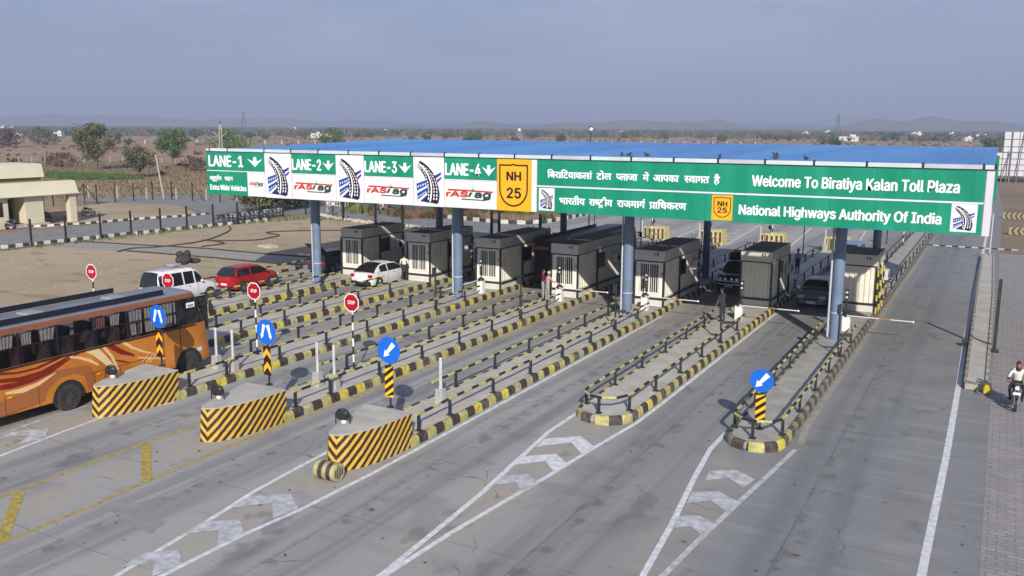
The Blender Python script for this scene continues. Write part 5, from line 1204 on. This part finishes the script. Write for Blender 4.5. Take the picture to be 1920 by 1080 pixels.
def make_bus(name, label, loc, L, Wd, bodym, lowm, detail=True, H=3.4):
    t = thing(name, label, 'bus', loc); w2 = Wd/2; hs = H/3.4
    PANE = bpy.data.materials.get('bus_pane')
    if not PANE:
        PANE = bpy.data.materials.new('bus_pane'); PANE.use_nodes = True; q = PANE.node_tree; p = q.nodes['Principled BSDF']; p.inputs['Base Color'].default_value = (.01, .012, .014, 1); p.inputs['Roughness'].default_value = .06
        tr = q.nodes.new('ShaderNodeBsdfTransparent'); tr.inputs[0].default_value = (.7, .7, .74, 1); mx = q.nodes.new('ShaderNodeMixShader'); mx.inputs[0].default_value = .3
        q.links.new(tr.outputs[0], mx.inputs[1]); q.links.new(p.outputs[0], mx.inputs[2]); q.links.new(mx.outputs[0], q.nodes['Material Output'].inputs[0])
    DK = mat('bus_dark_red_brown', (.21, .075, .045), .4, .1, 1)
    prof = [(w2*.97, .45), (w2, .7), (w2, 2.06), (w2, 3.16), (w2*.985, 3.27), (w2*.94, 3.35), (w2*.82, 3.40), (0, 3.44)]
    prof = [(a, b*hs) for a, b in prof]
    prof = prof+[(-a, b) for a, b in prof[-2::-1]]
    nP = len(prof)
    fr = [0.0, .04, .12, .3]; ys = [0, .05, .2]+[.2+(L-1.4)*i/8 for i in range(1, 9)]+[L-.8, L-.45, L-.2, L-.06, L]
    rings = []
    for y in ys:
        e = max(0, (y-(L-.8))/.8); e2 = max(0, (.2-y)/.2); k = 1-.10*e**2.2-.05*e2**2
        ring = []
        for x, z in prof:
            dz = max(0, (z/hs-1.1)/2.3); yy = y-(.75*dz**1.6*e if e > 0 else 0)+(.1*e2*dz)
            zz = z-(.16*e**2 if z > 3.1*hs else 0)
            ring.append((x*k, yy, zz))
        rings.append(ring)
    ROOFM = mat('bus_roof_grey', (.20, .215, .24), .5, .12, 1)
    def mf(a, b):
        e = ys[a] >= L-1.0
        if b in (2, nP-4) and 0 < a < len(ys)-6: return None
        if b in (3, 4, nP-6, nP-5) : return DK
        if b in (5, 6, nP-8, nP-7): return ROOFM
        if b in (2, nP-4): return GLASS if detail else bodym
        return bodym
    mb = MB(); mb.loft(rings, bodym, closed=True, caps=True, mfun=mf)
    if detail:
        sx = w2+.004; LV = {'r1': 'R', 'r2': 'R', 'r3': 'R', 'c1': 'C', 'c2': 'C', 'c3': 'P', 'c4': 'C', 'r4': 'R', 'r5': 'R', 'c5': 'C', 'c6': 'C', 's1': 'C', 's2': 'C', 's3': 'C', 'r6': 'R', 'y7': 'C'}
        P = {'r1': [(14.3,1.80),(15.4,1.78),(16.6,1.80),(17.54, 1.97), (18.08, 1.85), (18.79, 1.85), (19.54, 2.0), (20.03, 2.05), (20.06, 2.03), (19.59, 1.92), (18.92, 1.78), (18.21, 1.77), (17.53, 1.87),(16.5,1.72),(15.4,1.70),(14.3,1.74)],
        'r2': [(17.52, 1.75), (18.2, 1.65), (18.92, 1.68), (19.68, 1.87), (20.15, 2.01), (20.28, 2.02), (19.67, 1.76), (18.91, 1.57), (18.18, 1.51), (17.5, 1.61)],
        'r3': [(17.5, 1.55), (18.04, 1.51), (18.76, 1.54), (19.51, 1.71), (20.15, 1.93), (20.6, 2.04), (20.61, 2.02), (19.98, 1.8), (19.35, 1.52), (18.6, 1.37), (17.89, 1.33), (17.48, 1.38)],
        'c1': [(17.63, 1.26), (18.16, 1.26), (18.74, 1.31), (19.49, 1.51), (19.51, 1.48), (18.87, 1.2), (18.28, 1.09), (17.68, 1.18)], 'c2': [(20.09, 1.95), (20.46, 1.87), (20.92, 1.65), (21.23, 1.4), (21.19, 1.35), (20.85, 1.57), (20.45, 1.77), (20.08, 1.89)],
        'c3': [(20.63, 2.03), (21.21, 2.03), (21.55, 1.65), (21.98, 1.05), (21.75, 1.05), (21.4, 1.42), (21.03, 1.77)], 'c4': [(21.38, 2.03), (21.51, 2.03), (21.85, 1.59), (22.07, 1.0), (21.98, 1.0), (21.74, 1.55)],
        'r4': [(21.62, 2.04), (21.82, 2.04), (22.28, 1.72), (22.78, 1.44), (22.78, 1.35), (22.19, 1.56), (21.8, 1.82), (21.61, 1.98)], 'r5': [(21.9, 1.42), (22.34, 1.28), (22.58, 1.16), (22.24, 1.23), (21.97, 1.35)],
        'c5': [(22.16, 2.04), (22.37, 2.04), (22.74, 1.74), (23.33, 1.43), (23.84, 1.21), (23.25, 1.38), (22.63, 1.69)], 'c6': [(22.92, 1.3), (24.2, .97), (24.2, .91), (22.91, 1.24)],
        's1': [(23.08, 1.05), (23.48, 1.4), (23.53, 1.39), (23.13, 1.04)], 's2': [(23.24, 1.0), (23.62, 1.27), (23.68, 1.26), (23.31, .98)], 's3': [(23.42, .95), (23.72, 1.22), (23.79, 1.2), (23.5, .94)],
        }
        MM = {'R': mat('livery_dark_red', (.20, .012, .006), .4), 'C': mat('livery_cream', (.78, .50, .25), .4), 'P': mat('livery_pale', (.72, .58, .30), .4)}
        ky = 0
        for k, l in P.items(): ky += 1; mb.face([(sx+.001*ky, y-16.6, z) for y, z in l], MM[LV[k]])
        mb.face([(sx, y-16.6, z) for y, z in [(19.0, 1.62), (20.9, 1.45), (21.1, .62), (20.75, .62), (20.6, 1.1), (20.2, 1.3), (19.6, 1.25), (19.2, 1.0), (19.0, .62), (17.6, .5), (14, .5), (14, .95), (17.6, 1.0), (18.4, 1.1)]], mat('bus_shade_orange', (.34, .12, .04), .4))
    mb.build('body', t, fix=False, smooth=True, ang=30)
    # window openings: panes, frames, curtains
    z0, z1 = 2.06*hs, 3.14*hs; yb = ys[1]+.15; ye = ys[-6]
    npn = 6 if detail else 5; rnd = random.Random(2)
    for s in (-1, 1):
        for k in range(npn):
            a = yb+(ye-yb)*k/npn+.03; b = yb+(ye-yb)*(k+1)/npn-.03; zl = z0+.03
            o = MB(); x = s*(w2-.01); o.face([(x, a, zl), (x, b, zl), (x, b, z1), (x, a, z1)], PANE); pane = o.build('window', t, fix=False)
            f = MB(); f.b2(x-.015, x+.015, a-.05, a+.01, z0, z1+.02, SBLK); f.b2(x-.015, x+.012, a, b, 2.66*hs, 2.70*hs, SBLK); f.build('frame', pane)
            if detail and s == 1:
                for q in range(2):
                    if rnd.random() < .12: continue
                    wd = rnd.uniform(.32, .5)*(b-a); ya = a+.03+(b-a)*.5*q+rnd.uniform(0, .1); cm = mat('curtain_grey', (.58, .54, .48), .9, .2, 8) if rnd.random() < .8 else mat('curtain_rose', (.36, .16, .13), .9, .2, 8)
                    c = MB(); nf = 9; zb = 2.68 if rnd.random() < .75 else 2.15
                    for i in range(nf):
                        u0, u1 = i/nf, (i+1)/nf; x0 = x-.06-(.035 if i % 2 else 0); x1 = x-.06-(0 if i % 2 else .035); tp = .25 if q == 0 else -.25
                        c.face([(x0, ya+wd*(u0*.8+.1+tp*.15), zb), (x1, ya+wd*(u1*.8+.1+tp*.15), zb), (x1, ya+wd*u1, 3.12), (x0, ya+wd*u0, 3.12)], cm)
                    c.build('curtain', pane, fix=False)
    inn = MB(); inn.b2(-w2*.1, w2*.1, yb, ye, 1.0, 2.0*hs, DARKM); inn.b2(-w2+.05, w2-.05, yb, ye, 1.9*hs, 1.95*hs, DARKM)
    for k in range(9 if detail else 4):
        for x in (-.75, .75): inn.box((x*w2/1.25, yb+.6+k*.95*(1 if detail else 1.5), 2.25*hs), (.85, .18, .75), mat('seat_cloth', (.08, .05, .05), .9))
    inn.build('interior', t)
    # lower edge, wheels
    for y in ((19.95-16.6, 25.4-16.6) if detail else (2.2, L-2)):
        for s in (-1, 1):
            n = 14; r = .5; pts = [(y+math.cos(PI*i/n)*(r+.12), r+math.sin(PI*i/n)*(r+.12)) for i in range(n+1)]+[(y-(r+.12), .4), (y+(r+.12), .4)]
            MB().prism(pts, s*(w2-.3), s*(w2+.02), DARKM, axis='x').build('wheel_arch', t)
            wheel(t, s*(w2-.11), y, r, .27, s, 14, mat('bus_rim', (.05, .05, .055), .6))
    for s in (-1, 1):
        rl = MB(); x = s*(w2*.80); rl.box((x, L*.5-1.0 if s > 0 else L*.5-1.7, 3.53*hs), (.05, L*.78, .2), mat('rail_dark_blue', (.012, .016, .03), .4)); rl.build('roof_rail', t)
        MB().cyl((s*w2*.85, L-.45, 2.75*hs), (s*(w2+.12), L-.1, 2.8*hs), .025, .025, DARKM, 6).box((s*(w2+.16), L-.08, 2.55*hs), (.2, .08, .42), DARKM).build('mirror', t, bevel=.02)
    if detail:
        fr_ = MB(); x = w2+.006
        fr_.face([(x-.02, 8.35, 1.98), (x-.03, 9.35, 1.62), (x-.11, 9.62, 1.55), (x-.11, 9.5, 3.02), (x-.03, 9.2, 3.08), (x-.005, 8.35, 3.12)], GLASS)
        fr_.face([(x-.022, 8.25, 1.96), (x-.018, 8.35, 1.96), (x-.001, 8.35, 3.14), (x-.001, 8.25, 3.14)], SBLK); fr_.build('driver_window', t, fix=False)
        MB().box((0, L-.12, 2.3), (Wd*.8, .5, 1.2), DARKM).build('windscreen_trim', t)
        dw = MB(); dw.b2(w2+.003, w2+.012, 7.55, 7.57, .6, 3.1, SBLK).b2(w2+.003, w2+.012, 8.4, 8.42, .6, 2.0, SBLK); dw.build('door_gap', t)
        MB().box((w2-.05, 9.35, .95), (.1, .3, .18), mat('head_light', (.6, .62, .66), .2)).build('headlight', t, bevel=.03)
        ln = MB(); x = w2+.008
        for yq in (1.0, 2.2, 4.4, 5.5, 6.6): ln.b2(x, x+.004, yq, yq+.015, .5, 1.15, mat('panel_gap', (.10, .035, .012), .7))
        ln.b2(x, x+.004, 4.2, 7.5, 1.14, 1.155, mat('panel_gap', (.10, .035, .012), .7)); ln.b2(x, x+.03, .2, 9.2, 2.0, 2.05, SBLK)
        for yq in (1.2, 4.6, 6.9): ln.box((x+.01, yq, 1.05), (.03, .12, .05), ORY)
        ln.build('side_trim', t)
        for yq in (3.0, 6.4): MB().box((0, yq, 3.47), (.7, .6, .08), mat('hatch_grey', (.3, .31, .33), .6)).build('roof_hatch', t, bevel=.02)
        pl = MB(); pl.box((w2+.006, 9.0, 2.86), (.012, .42, .2), STXT); pl.box((w2+.013, 9.0, 2.86), (.004, .34, .03), SBLK).box((w2+.013, 9.0, 2.81), (.004, .28, .03), SBLK); pl.build('window_sticker', t)
    return t
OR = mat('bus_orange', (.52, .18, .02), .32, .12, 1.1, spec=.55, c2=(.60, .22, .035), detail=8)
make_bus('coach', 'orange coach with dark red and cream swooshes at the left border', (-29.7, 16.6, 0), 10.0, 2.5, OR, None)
make_bus('bus', 'long dark bus under the canopy behind the fourth booth from the right', (-24.6, 51.0, 0), 12.5, 2.4, mat('maroon_paint', (.035, .012, .016), .4), None, detail=False, H=2.95)

def motorcycle(label, loc, rz, body, group=None):
    t = thing('motorcycle', label, 'motorcycle', loc, rz, group)
    for y in (-.62, .62):
        o = MB(); n = 20; r = .3; o.loft([[(a, y+math.cos(q)*b, r+math.sin(q)*b) for a, b in ((-.04, r-.07), (-.045, r-.02), (0, r), (.045, r-.02), (.04, r-.07))] for q in [2*PI*i/n for i in range(n+1)]], TYRE, closed=True, caps=False)
        for k in range(6): q = 2*PI*k/6; o.cyl((0, y, r), (0, y+math.cos(q)*(r-.06), r+math.sin(q)*(r-.06)), .012, .012, RIM, 4)
        o.cyl((-.06, y, r), (.06, y, r), .05, .05, RIM, 8); o.build('wheel', t, smooth=True)
    MB().cyl((-.06, .62, .3), (-.05, .42, .95), .022, .022, CHROME, 6).cyl((.06, .62, .3), (.05, .42, .95), .022, .022, CHROME, 6).cyl((0, .4, .9), (0, -.5, .62), .03, .03, POSTM, 6).cyl((0, .38, .85), (0, .05, .3), .03, .03, POSTM, 6).cyl((-.1, -.62, .3), (-.1, -.2, .7), .025, .025, POSTM, 6).cyl((.1, -.62, .3), (.1, -.2, .7), .025, .025, POSTM, 6).build('frame', t)
    MB().ell((0, .2, .83), (.15, .26, .13), body, 12, 7).build('fuel_tank', t, smooth=True)
    MB().ell((0, -.28, .80), (.14, .42, .07), DARKM, 12, 6).build('seat', t, smooth=True)
    MB().box((0, .08, .42), (.28, .36, .3), GREY).cyl((.14, .1, .28), (.16, -.7, .32), .04, .05, CHROME, 8).build('engine', t, bevel=.03)
    MB().tube([(-.36, .28, 1.02), (-.2, .38, 1.0), (0, .42, .96), (.2, .38, 1.0), (.36, .28, 1.02)], .016, POSTM, 6).ell((-.3, .36, 1.14), (.06, .02, .04), DARKM, 6, 4).ell((.3, .36, 1.14), (.06, .02, .04), DARKM, 6, 4).build('handlebar', t, smooth=True)
    MB().ell((0, .5, .86), (.1, .09, .1), DARKM, 10, 6).cyl((0, .57, .86), (0, .595, .86), .08, .08, mat('head_light', (.6, .62, .66), .2), 12).build('headlight', t, smooth=True)
    m_ = MB(); m_.loft([[(-.05, .62+math.cos(q)*.35, .3+math.sin(q)*.35), (.05, .62+math.cos(q)*.35, .3+math.sin(q)*.35)] for q in [PI*.2+i*PI*.6/6 for i in range(7)]], body, closed=False, caps=False); m_.loft([[(-.07, -.62+math.cos(q)*.37, .3+math.sin(q)*.37), (.07, -.62+math.cos(q)*.37, .3+math.sin(q)*.37)] for q in [PI*.35+i*PI*.6/6 for i in range(7)]], body, closed=False, caps=False); m_.build('mudguard', t, fix=False)
    MB().box((0, .70, .68), (.24, .01, .1), WHT).build('plate', t)
    return t
BK = [mat('bike_black', (.02, .02, .025), .3), mat('bike_silver', (.22, .22, .24), .3), mat('bike_blue', (.015, .02, .06), .3)]
protoB = [motorcycle('', (0, 0, 0), 0, b) for b in BK]
usedB = [False]*3; CN = ['black', 'silver', 'dark blue']
rnd = random.Random(8)
for k in range(15):
    i = (k*2) % 3; x, y = -70.9-rnd.uniform(0, .3)-(.3 if k > 9 else 0), 68.6+k*.62; rz = -PI/2+rnd.uniform(-.2, .2)
    L = f'{CN[i]} motorcycle in the tight row parked along the far fence, one of several alike'; g = f'{CN[i]} motorcycles parked in the row'
    if not usedB[i]: usedB[i] = True; o = protoB[i]; o.location = (x, y, 0); o.rotation_euler = (0, 0, rz); o['label'] = L; o['group'] = g
    else: dup(protoB[i], (x, y, 0), rz, L, g)
dup(protoB[0], (-84.0, 54.2, .0), .5, 'black and white scooter parked before the cream building window', 'motorcycles by the building')
dup(protoB[0], (-89.0, 66.5, .0), 1.8, 'dark motorcycle parked in the open right of the cream building', 'motorcycles by the building')
dup(protoB[2], (-88.2, 61.0, .0), 1.4, 'dark motorcycle inside the open corner porch of the cream building', 'motorcycles by the building')
moto = dup(protoB[0], (1.1, 36.95, .004), PI, 'black motorcycle ridden towards the camera at the right border'); 
if 'group' in moto: del moto['group']

# ------------------------------------------------------------------ people
SKIN = mat('skin', (.26, .14, .085), .6); HAIR = mat('hair_black', (.012, .01, .01), .6)
def person(label, loc, rz, J, shirt, trousers, shoes=None, hair=HAIR, head_mt=None, scarf=False):
    """J: joint positions (metres, facing +Y). One skinned body, coloured by the nearest bone."""
    shoes = shoes or DARKM
    B = [('pel', 'waist', .13, .125, 't'), ('waist', 'chest', .125, .15, 's'), ('chest', 'neck', .12, .055, 's'), ('neck', 'head', .052, .05, 'k')]
    for s in 'LR':
        B += [('pel', 'hip'+s, .11, .09, 't'), ('hip'+s, 'knee'+s, .088, .058, 't'), ('knee'+s, 'ank'+s, .056, .042, 't'), ('ank'+s, 'toe'+s, .045, .035, 'b'),
              ('chest', 'sh'+s, .09, .06, 's'), ('sh'+s, 'el'+s, .052, .04, 's'), ('el'+s, 'wr'+s, .036, .027, 'k'), ('wr'+s, 'pal'+s, .03, .036, 'k')]
    J = {k: Vector(v) for k, v in J.items()}
    for s in 'LR':
        if 'pal'+s not in J: J['pal'+s] = J['wr'+s]+(J['wr'+s]-J['el'+s]).normalized()*.08
    nm = list(J); me = bpy.data.meshes.new('p'); me.from_pydata([J[k] for k in nm], [(nm.index(a), nm.index(b)) for a, b, *_ in B], [])
    o = bpy.data.objects.new('person', me); C.objects.link(o)
    sk = o.modifiers.new('s', 'SKIN'); rad = {}
    for a, b, r0, r1, _ in B: rad[a] = max(rad.get(a, 0), r0); rad[b] = max(rad.get(b, 0), r1)
    rad['chest'] = .15; rad['pel'] = .13
    for i, k in enumerate(nm): me.skin_vertices[0].data[i].radius = (rad[k]*1.12 if k in ('chest', 'waist', 'pel') else rad[k], rad[k]*(.8 if k in ('chest', 'waist', 'pel') else 1))
    me.skin_vertices[0].data[nm.index('pel')].use_root = True
    ss = o.modifiers.new('u', 'SUBSURF'); ss.levels = 1
    dg = bpy.context.evaluated_depsgraph_get(); m2 = bpy.data.meshes.new_from_object(o.evaluated_get(dg)); bpy.data.objects.remove(o)
    V = [tuple(v.co) for v in m2.vertices]; mb = MB(); mb.v = V
    mm = {'t': trousers, 's': shirt, 'k': SKIN, 'b': shoes}
    for p in m2.polygons:
        c = p.center; best = None
        for a, b, r0, r1, kk in B:
            A, D = J[a], J[b]-J[a]; q = max(0, min(1, (c-A).dot(D)/max(D.length_squared, 1e-6))); ds = (A+D*q-c).length/(r0+(r1-r0)*q)
            if best is None or ds < best[0]: best = (ds, kk)
        mb.f.append(tuple(p.vertices)); mb.mi.append(mb.m(mm[best[1]]))
    H = J['head']; face = J.get('look', Vector((0, 1, 0))).normalized()
    i0 = len(mb.v); mb.ell((0, 0, 0), (.078, .098, .118), head_mt or SKIN, 14, 10)
    for sx in (-1, 1): mb.ell((sx*.078, -.005, -.01), (.014, .025, .032), SKIN, 6, 5); mb.ell((sx*.032, .085, .005), (.013, .01, .009), WHT, 6, 4); mb.ell((sx*.032, .094, .005), (.006, .004, .006), HAIR, 6, 4); mb.box((sx*.032, .092, .028), (.03, .008, .006), HAIR)
    mb.cyl((0, .088, .01), (0, .115, -.03), .009, .017, SKIN, 6); mb.box((0, .094, -.062), (.045, .01, .01), mat('lips', (.2, .07, .06), .6))
    fx = math.atan2(-face.x, face.y)
    for i in range(i0, len(mb.v)):
        v = mb.v[i]; q = rotz(v, fx); mb.v[i] = (q[0]+H.x, q[1]+H.y, v[2]+H.z+.07)
    for s in 'LR':          # palm with four unequal curled fingers and a thumb leaving its side
        w0, p0 = J['wr'+s], J['pal'+s]; d = (p0-w0).normalized(); sd = d.cross(Vector((0, 0, 1)) if abs(d.z) < .8 else Vector((0, 1, 0))).normalized(); up = sd.cross(d)
        curl = J.get('curl', Vector((0, 0, -.5)))
        for k, ln in enumerate((.062, .072, .068, .052)):
            b0 = p0+sd*(-.027+.018*k)+d*.015; b1 = b0+(d*.8+up*(-.45)).normalized()*ln*.55; b2 = b1+(d*.35-up*.9).normalized()*ln*.5
            mb.cyl(b0, b1, .0095, .0085, SKIN, 6); mb.cyl(b1, b2, .0085, .0065, SKIN, 6)
        th = w0+d*.03-sd*.025; mb.cyl(th, th+(-sd*.8+d*.7).normalized()*.045, .011, .009, SKIN, 6); mb.cyl(th+(-sd*.8+d*.7).normalized()*.045, th+(-sd*.8+d*.7).normalized()*.045+(d-up*.3).normalized()*.03, .009, .007, SKIN, 6)
    body = mb.build('person', loc=loc, smooth=True, ang=80, fix=False); body.rotation_euler = (0, 0, rz)
    tag(body, label, 'person')
    hb = MB(); hb.ell((0, -.012, .022), (.086, .1, .108), hair, 14, 8)
    if scarf: hb.ell((0, -.05, -.12), (.1, .11, .16), hair, 12, 8)
    n0 = 0
    for i, v in enumerate(hb.v):
        if v[1] > .045 and v[2] < .06: v = (v[0]*.9, .04, v[2])
        q = rotz(v, fx); hb.v[i] = (q[0]+H.x, q[1]+H.y, v[2]+H.z+.07)
    hb.build('headscarf' if scarf else 'hair', body, smooth=True, fix=False)
    return body
def stand(arm=0, stride=.0, lean=0):
    return {'pel': (0, 0, .93), 'waist': (0, .01+lean*.3, 1.1), 'chest': (0, lean*.7, 1.33), 'neck': (0, lean, 1.49), 'head': (0, lean+.02, 1.57),
            'hipL': (-.1, 0, .88), 'hipR': (.1, 0, .88), 'kneeL': (-.11, .03+stride*.5, .48), 'kneeR': (.11, .03-stride*.4, .48), 'ankL': (-.11, stride, .08), 'ankR': (.12, -stride, .08), 'toeL': (-.13, stride+.16, .04), 'toeR': (.14, -stride+.16, .04),
            'shL': (-.19, lean*.8, 1.41), 'shR': (.19, lean*.8, 1.41), 'elL': (-.25, -.03+lean, 1.13), 'elR': (.25, -.03+lean+arm*.15, 1.13+arm*.05), 'wrL': (-.25, .08+lean, .9), 'wrR': (.24, .1+lean+arm*.3, .9+arm*.3)}
def ride(lean=.12, z=.80, y=-.15, hands=True):
    return {'pel': (0, y, z+.06), 'waist': (0, y+.03, z+.22), 'chest': (0, y+lean*.7, z+.45), 'neck': (0, y+lean, z+.6), 'head': (0, y+lean+.03, z+.68), 'hipL': (-.11, y+.03, z+.05), 'hipR': (.11, y+.03, z+.05),
            'kneeL': (-.24, y+.42, z-.05), 'kneeR': (.24, y+.42, z-.05), 'ankL': (-.19, y+.25, z-.47), 'ankR': (.19, y+.25, z-.47), 'toeL': (-.2, y+.42, z-.5), 'toeR': (.2, y+.42, z-.5), 'shL': (-.2, y+lean*.85, z+.53), 'shR': (.2, y+lean*.85, z+.53),
            'elL': (-.3, y+lean+.18, z+.32), 'elR': (.3, y+lean+.18, z+.32), 'wrL': ((-.32, y+.44, z+.28) if hands else (-.16, y+.38, z+.2)), 'wrR': ((.32, y+.44, z+.28) if hands else (.16, y+.38, z+.2))}
SHW = mat('shirt_white', (.68, .67, .63), .8, .08, 6); TRD = mat('trousers_dark', (.03, .032, .04), .8); TRG = mat('trousers_grey', (.3, .29, .27), .8); MARO = mat('maroon_cloth', (.10, .012, .03), .8); PINK = mat('pink_cloth', (.5, .28, .28), .8); BLUSH = mat('shirt_pale_blue', (.34, .42, .5), .8)
person('rider in a white shirt and maroon headscarf on the motorcycle at the right border', (1.1, 36.95, .004), PI, ride(), SHW, TRD, hair=MARO, scarf=True)
person('second rider in white sitting close behind the rider with the maroon headscarf', (1.1, 37.0, .004), PI, ride(.05, .76, -.50, False), SHW, TRG, hair=MARO)
person('man in a pale shirt standing in canopy shade left of the dark grey car', (-11.75, 62.8, .27), 2.6, stand(), BLUSH, TRD)
person('man in a white shirt standing between the two leftmost booths', (-33.1, 47.2, .27), .4, stand(.3), SHW, TRD)
person('man in maroon shirt and pale trousers before the fourth booth from the right', (-22.6, 45.9, .27), -1.2, stand(.5), MARO, TRG)
person('man in a pink shirt at the cabinet before the fourth booth from the right', (-22.1, 45.4, .27), -.5, stand(.8, 0, .12), PINK, TRG, hair=mat('cap_white', (.55, .5, .5), .8))
person('person in dark clothes on the second island from the right beside the barrier cabinet', (-12.0, 45.1, .27), 1.0, stand(.6, 0, .1), mat('navy_cloth', (.03, .035, .05), .8), mat('navy_cloth', (.03, .035, .05), .8))
person('woman in white walking on the service road, left one of two', (-68.2, 82.2, 0), 2.5, stand(.2, .15), SHW, mat('beige_cloth', (.5, .45, .36), .8), scarf=True)
person('man in a white shirt and dark trousers on the service road, right one of two', (-66.6, 81.2, 0), 2.9, stand(.3, .1), SHW, TRD)
# bicycle with its rider far back
t = thing('bicycle', 'bicycle ridden on the service road beside the curved kerb', 'bicycle', (-62.3, 84.6, 0), 2.2)
for y in (-.52, .52):
    o = MB(); n = 20; o.tube([(0, y+math.cos(2*PI*i/n)*.33, .34+math.sin(2*PI*i/n)*.33) for i in range(n+1)], .018, TYRE, 5); o.build('wheel', t)
MB().cyl((0, -.52, .34), (0, -.15, .85), .015, .015, POSTM, 5).cyl((0, -.15, .85), (0, .4, .88), .015, .015, POSTM, 5).cyl((0, .4, .95), (0, .52, .34), .015, .015, POSTM, 5).cyl((0, 0, .3), (0, .4, .8), .015, .015, POSTM, 5).cyl((0, 0, .3), (0, -.15, .9), .015, .015, POSTM, 5).cyl((0, -.52, .34), (0, 0, .3), .012, .012, POSTM, 5).build('frame', t)
MB().tube([(-.28, .3, 1.0), (0, .4, .98), (.28, .3, 1.0)], .014, POSTM, 5).build('handlebar', t); MB().ell((0, -.18, .94), (.09, .14, .04), DARKM, 8, 5).build('saddle', t)
person('cyclist in a pale shirt on the service road beside the curved kerb', (-62.3, 84.6, 0), 2.2, ride(.2, .86, -.2), SHW, TRG)
# dark sheet wall and gate behind the service road
t = thing('sheet_wall', 'dark grey sheet wall seen under the sign behind the service road', 'wall', (-69.5, 89.2, 0), R(-9))
mb = MB(); corr(mb, (0, 0), (12, 0), .1, 2.2, mat('dark_sheet', (.09, .105, .11), .6, .1, 1), .3, .04); mb.build('sheets', t, fix=False)
MB().box((0, .05, 1.2), (.12, .12, 2.4), CP2).box((12, .05, 1.2), (.12, .12, 2.4), CP2).build('end_post', t)
t = thing('gate', 'pale open-bar gate left of the dark sheet wall', 'gate', (-74, 89.0, 0), 0)
mb = MB(); 
for k in range(9): mb.cyl((k*.42, 0, .2), (k*.42, 0, 2.3), .025, .025, WHT, 5)
for z in (.25, 1.2, 2.25): mb.cyl((0, 0, z), (3.4, 0, z), .03, .03, WHT, 5)
mb.build('bars', t); MB().cyl((2.2, -.04, 1.5), (2.2, -.07, 1.5), .35, .35, WHT, 16).build('round_plate', t)

# ------------------------------------------------------------------ haze
HZ = MB().b2(-8000, 8000, -400, 11500, -1.5, 330, mat('dummy', (.5, .5, .5))).build('haze'); tag(HZ, kind='stuff')
hm = bpy.data.materials.new('haze'); hm.use_nodes = True; q = hm.node_tree; q.nodes.remove(q.nodes['Principled BSDF'])
v = q.nodes.new('ShaderNodeVolumePrincipled'); v.inputs['Color'].default_value = (.60, .70, .95, 1); v.inputs['Density'].default_value = .00040; v.inputs['Anisotropy'].default_value = 0
q.links.new(v.outputs[0], q.nodes['Material Output'].inputs['Volume']); HZ.data.materials.clear(); HZ.data.materials.append(hm)
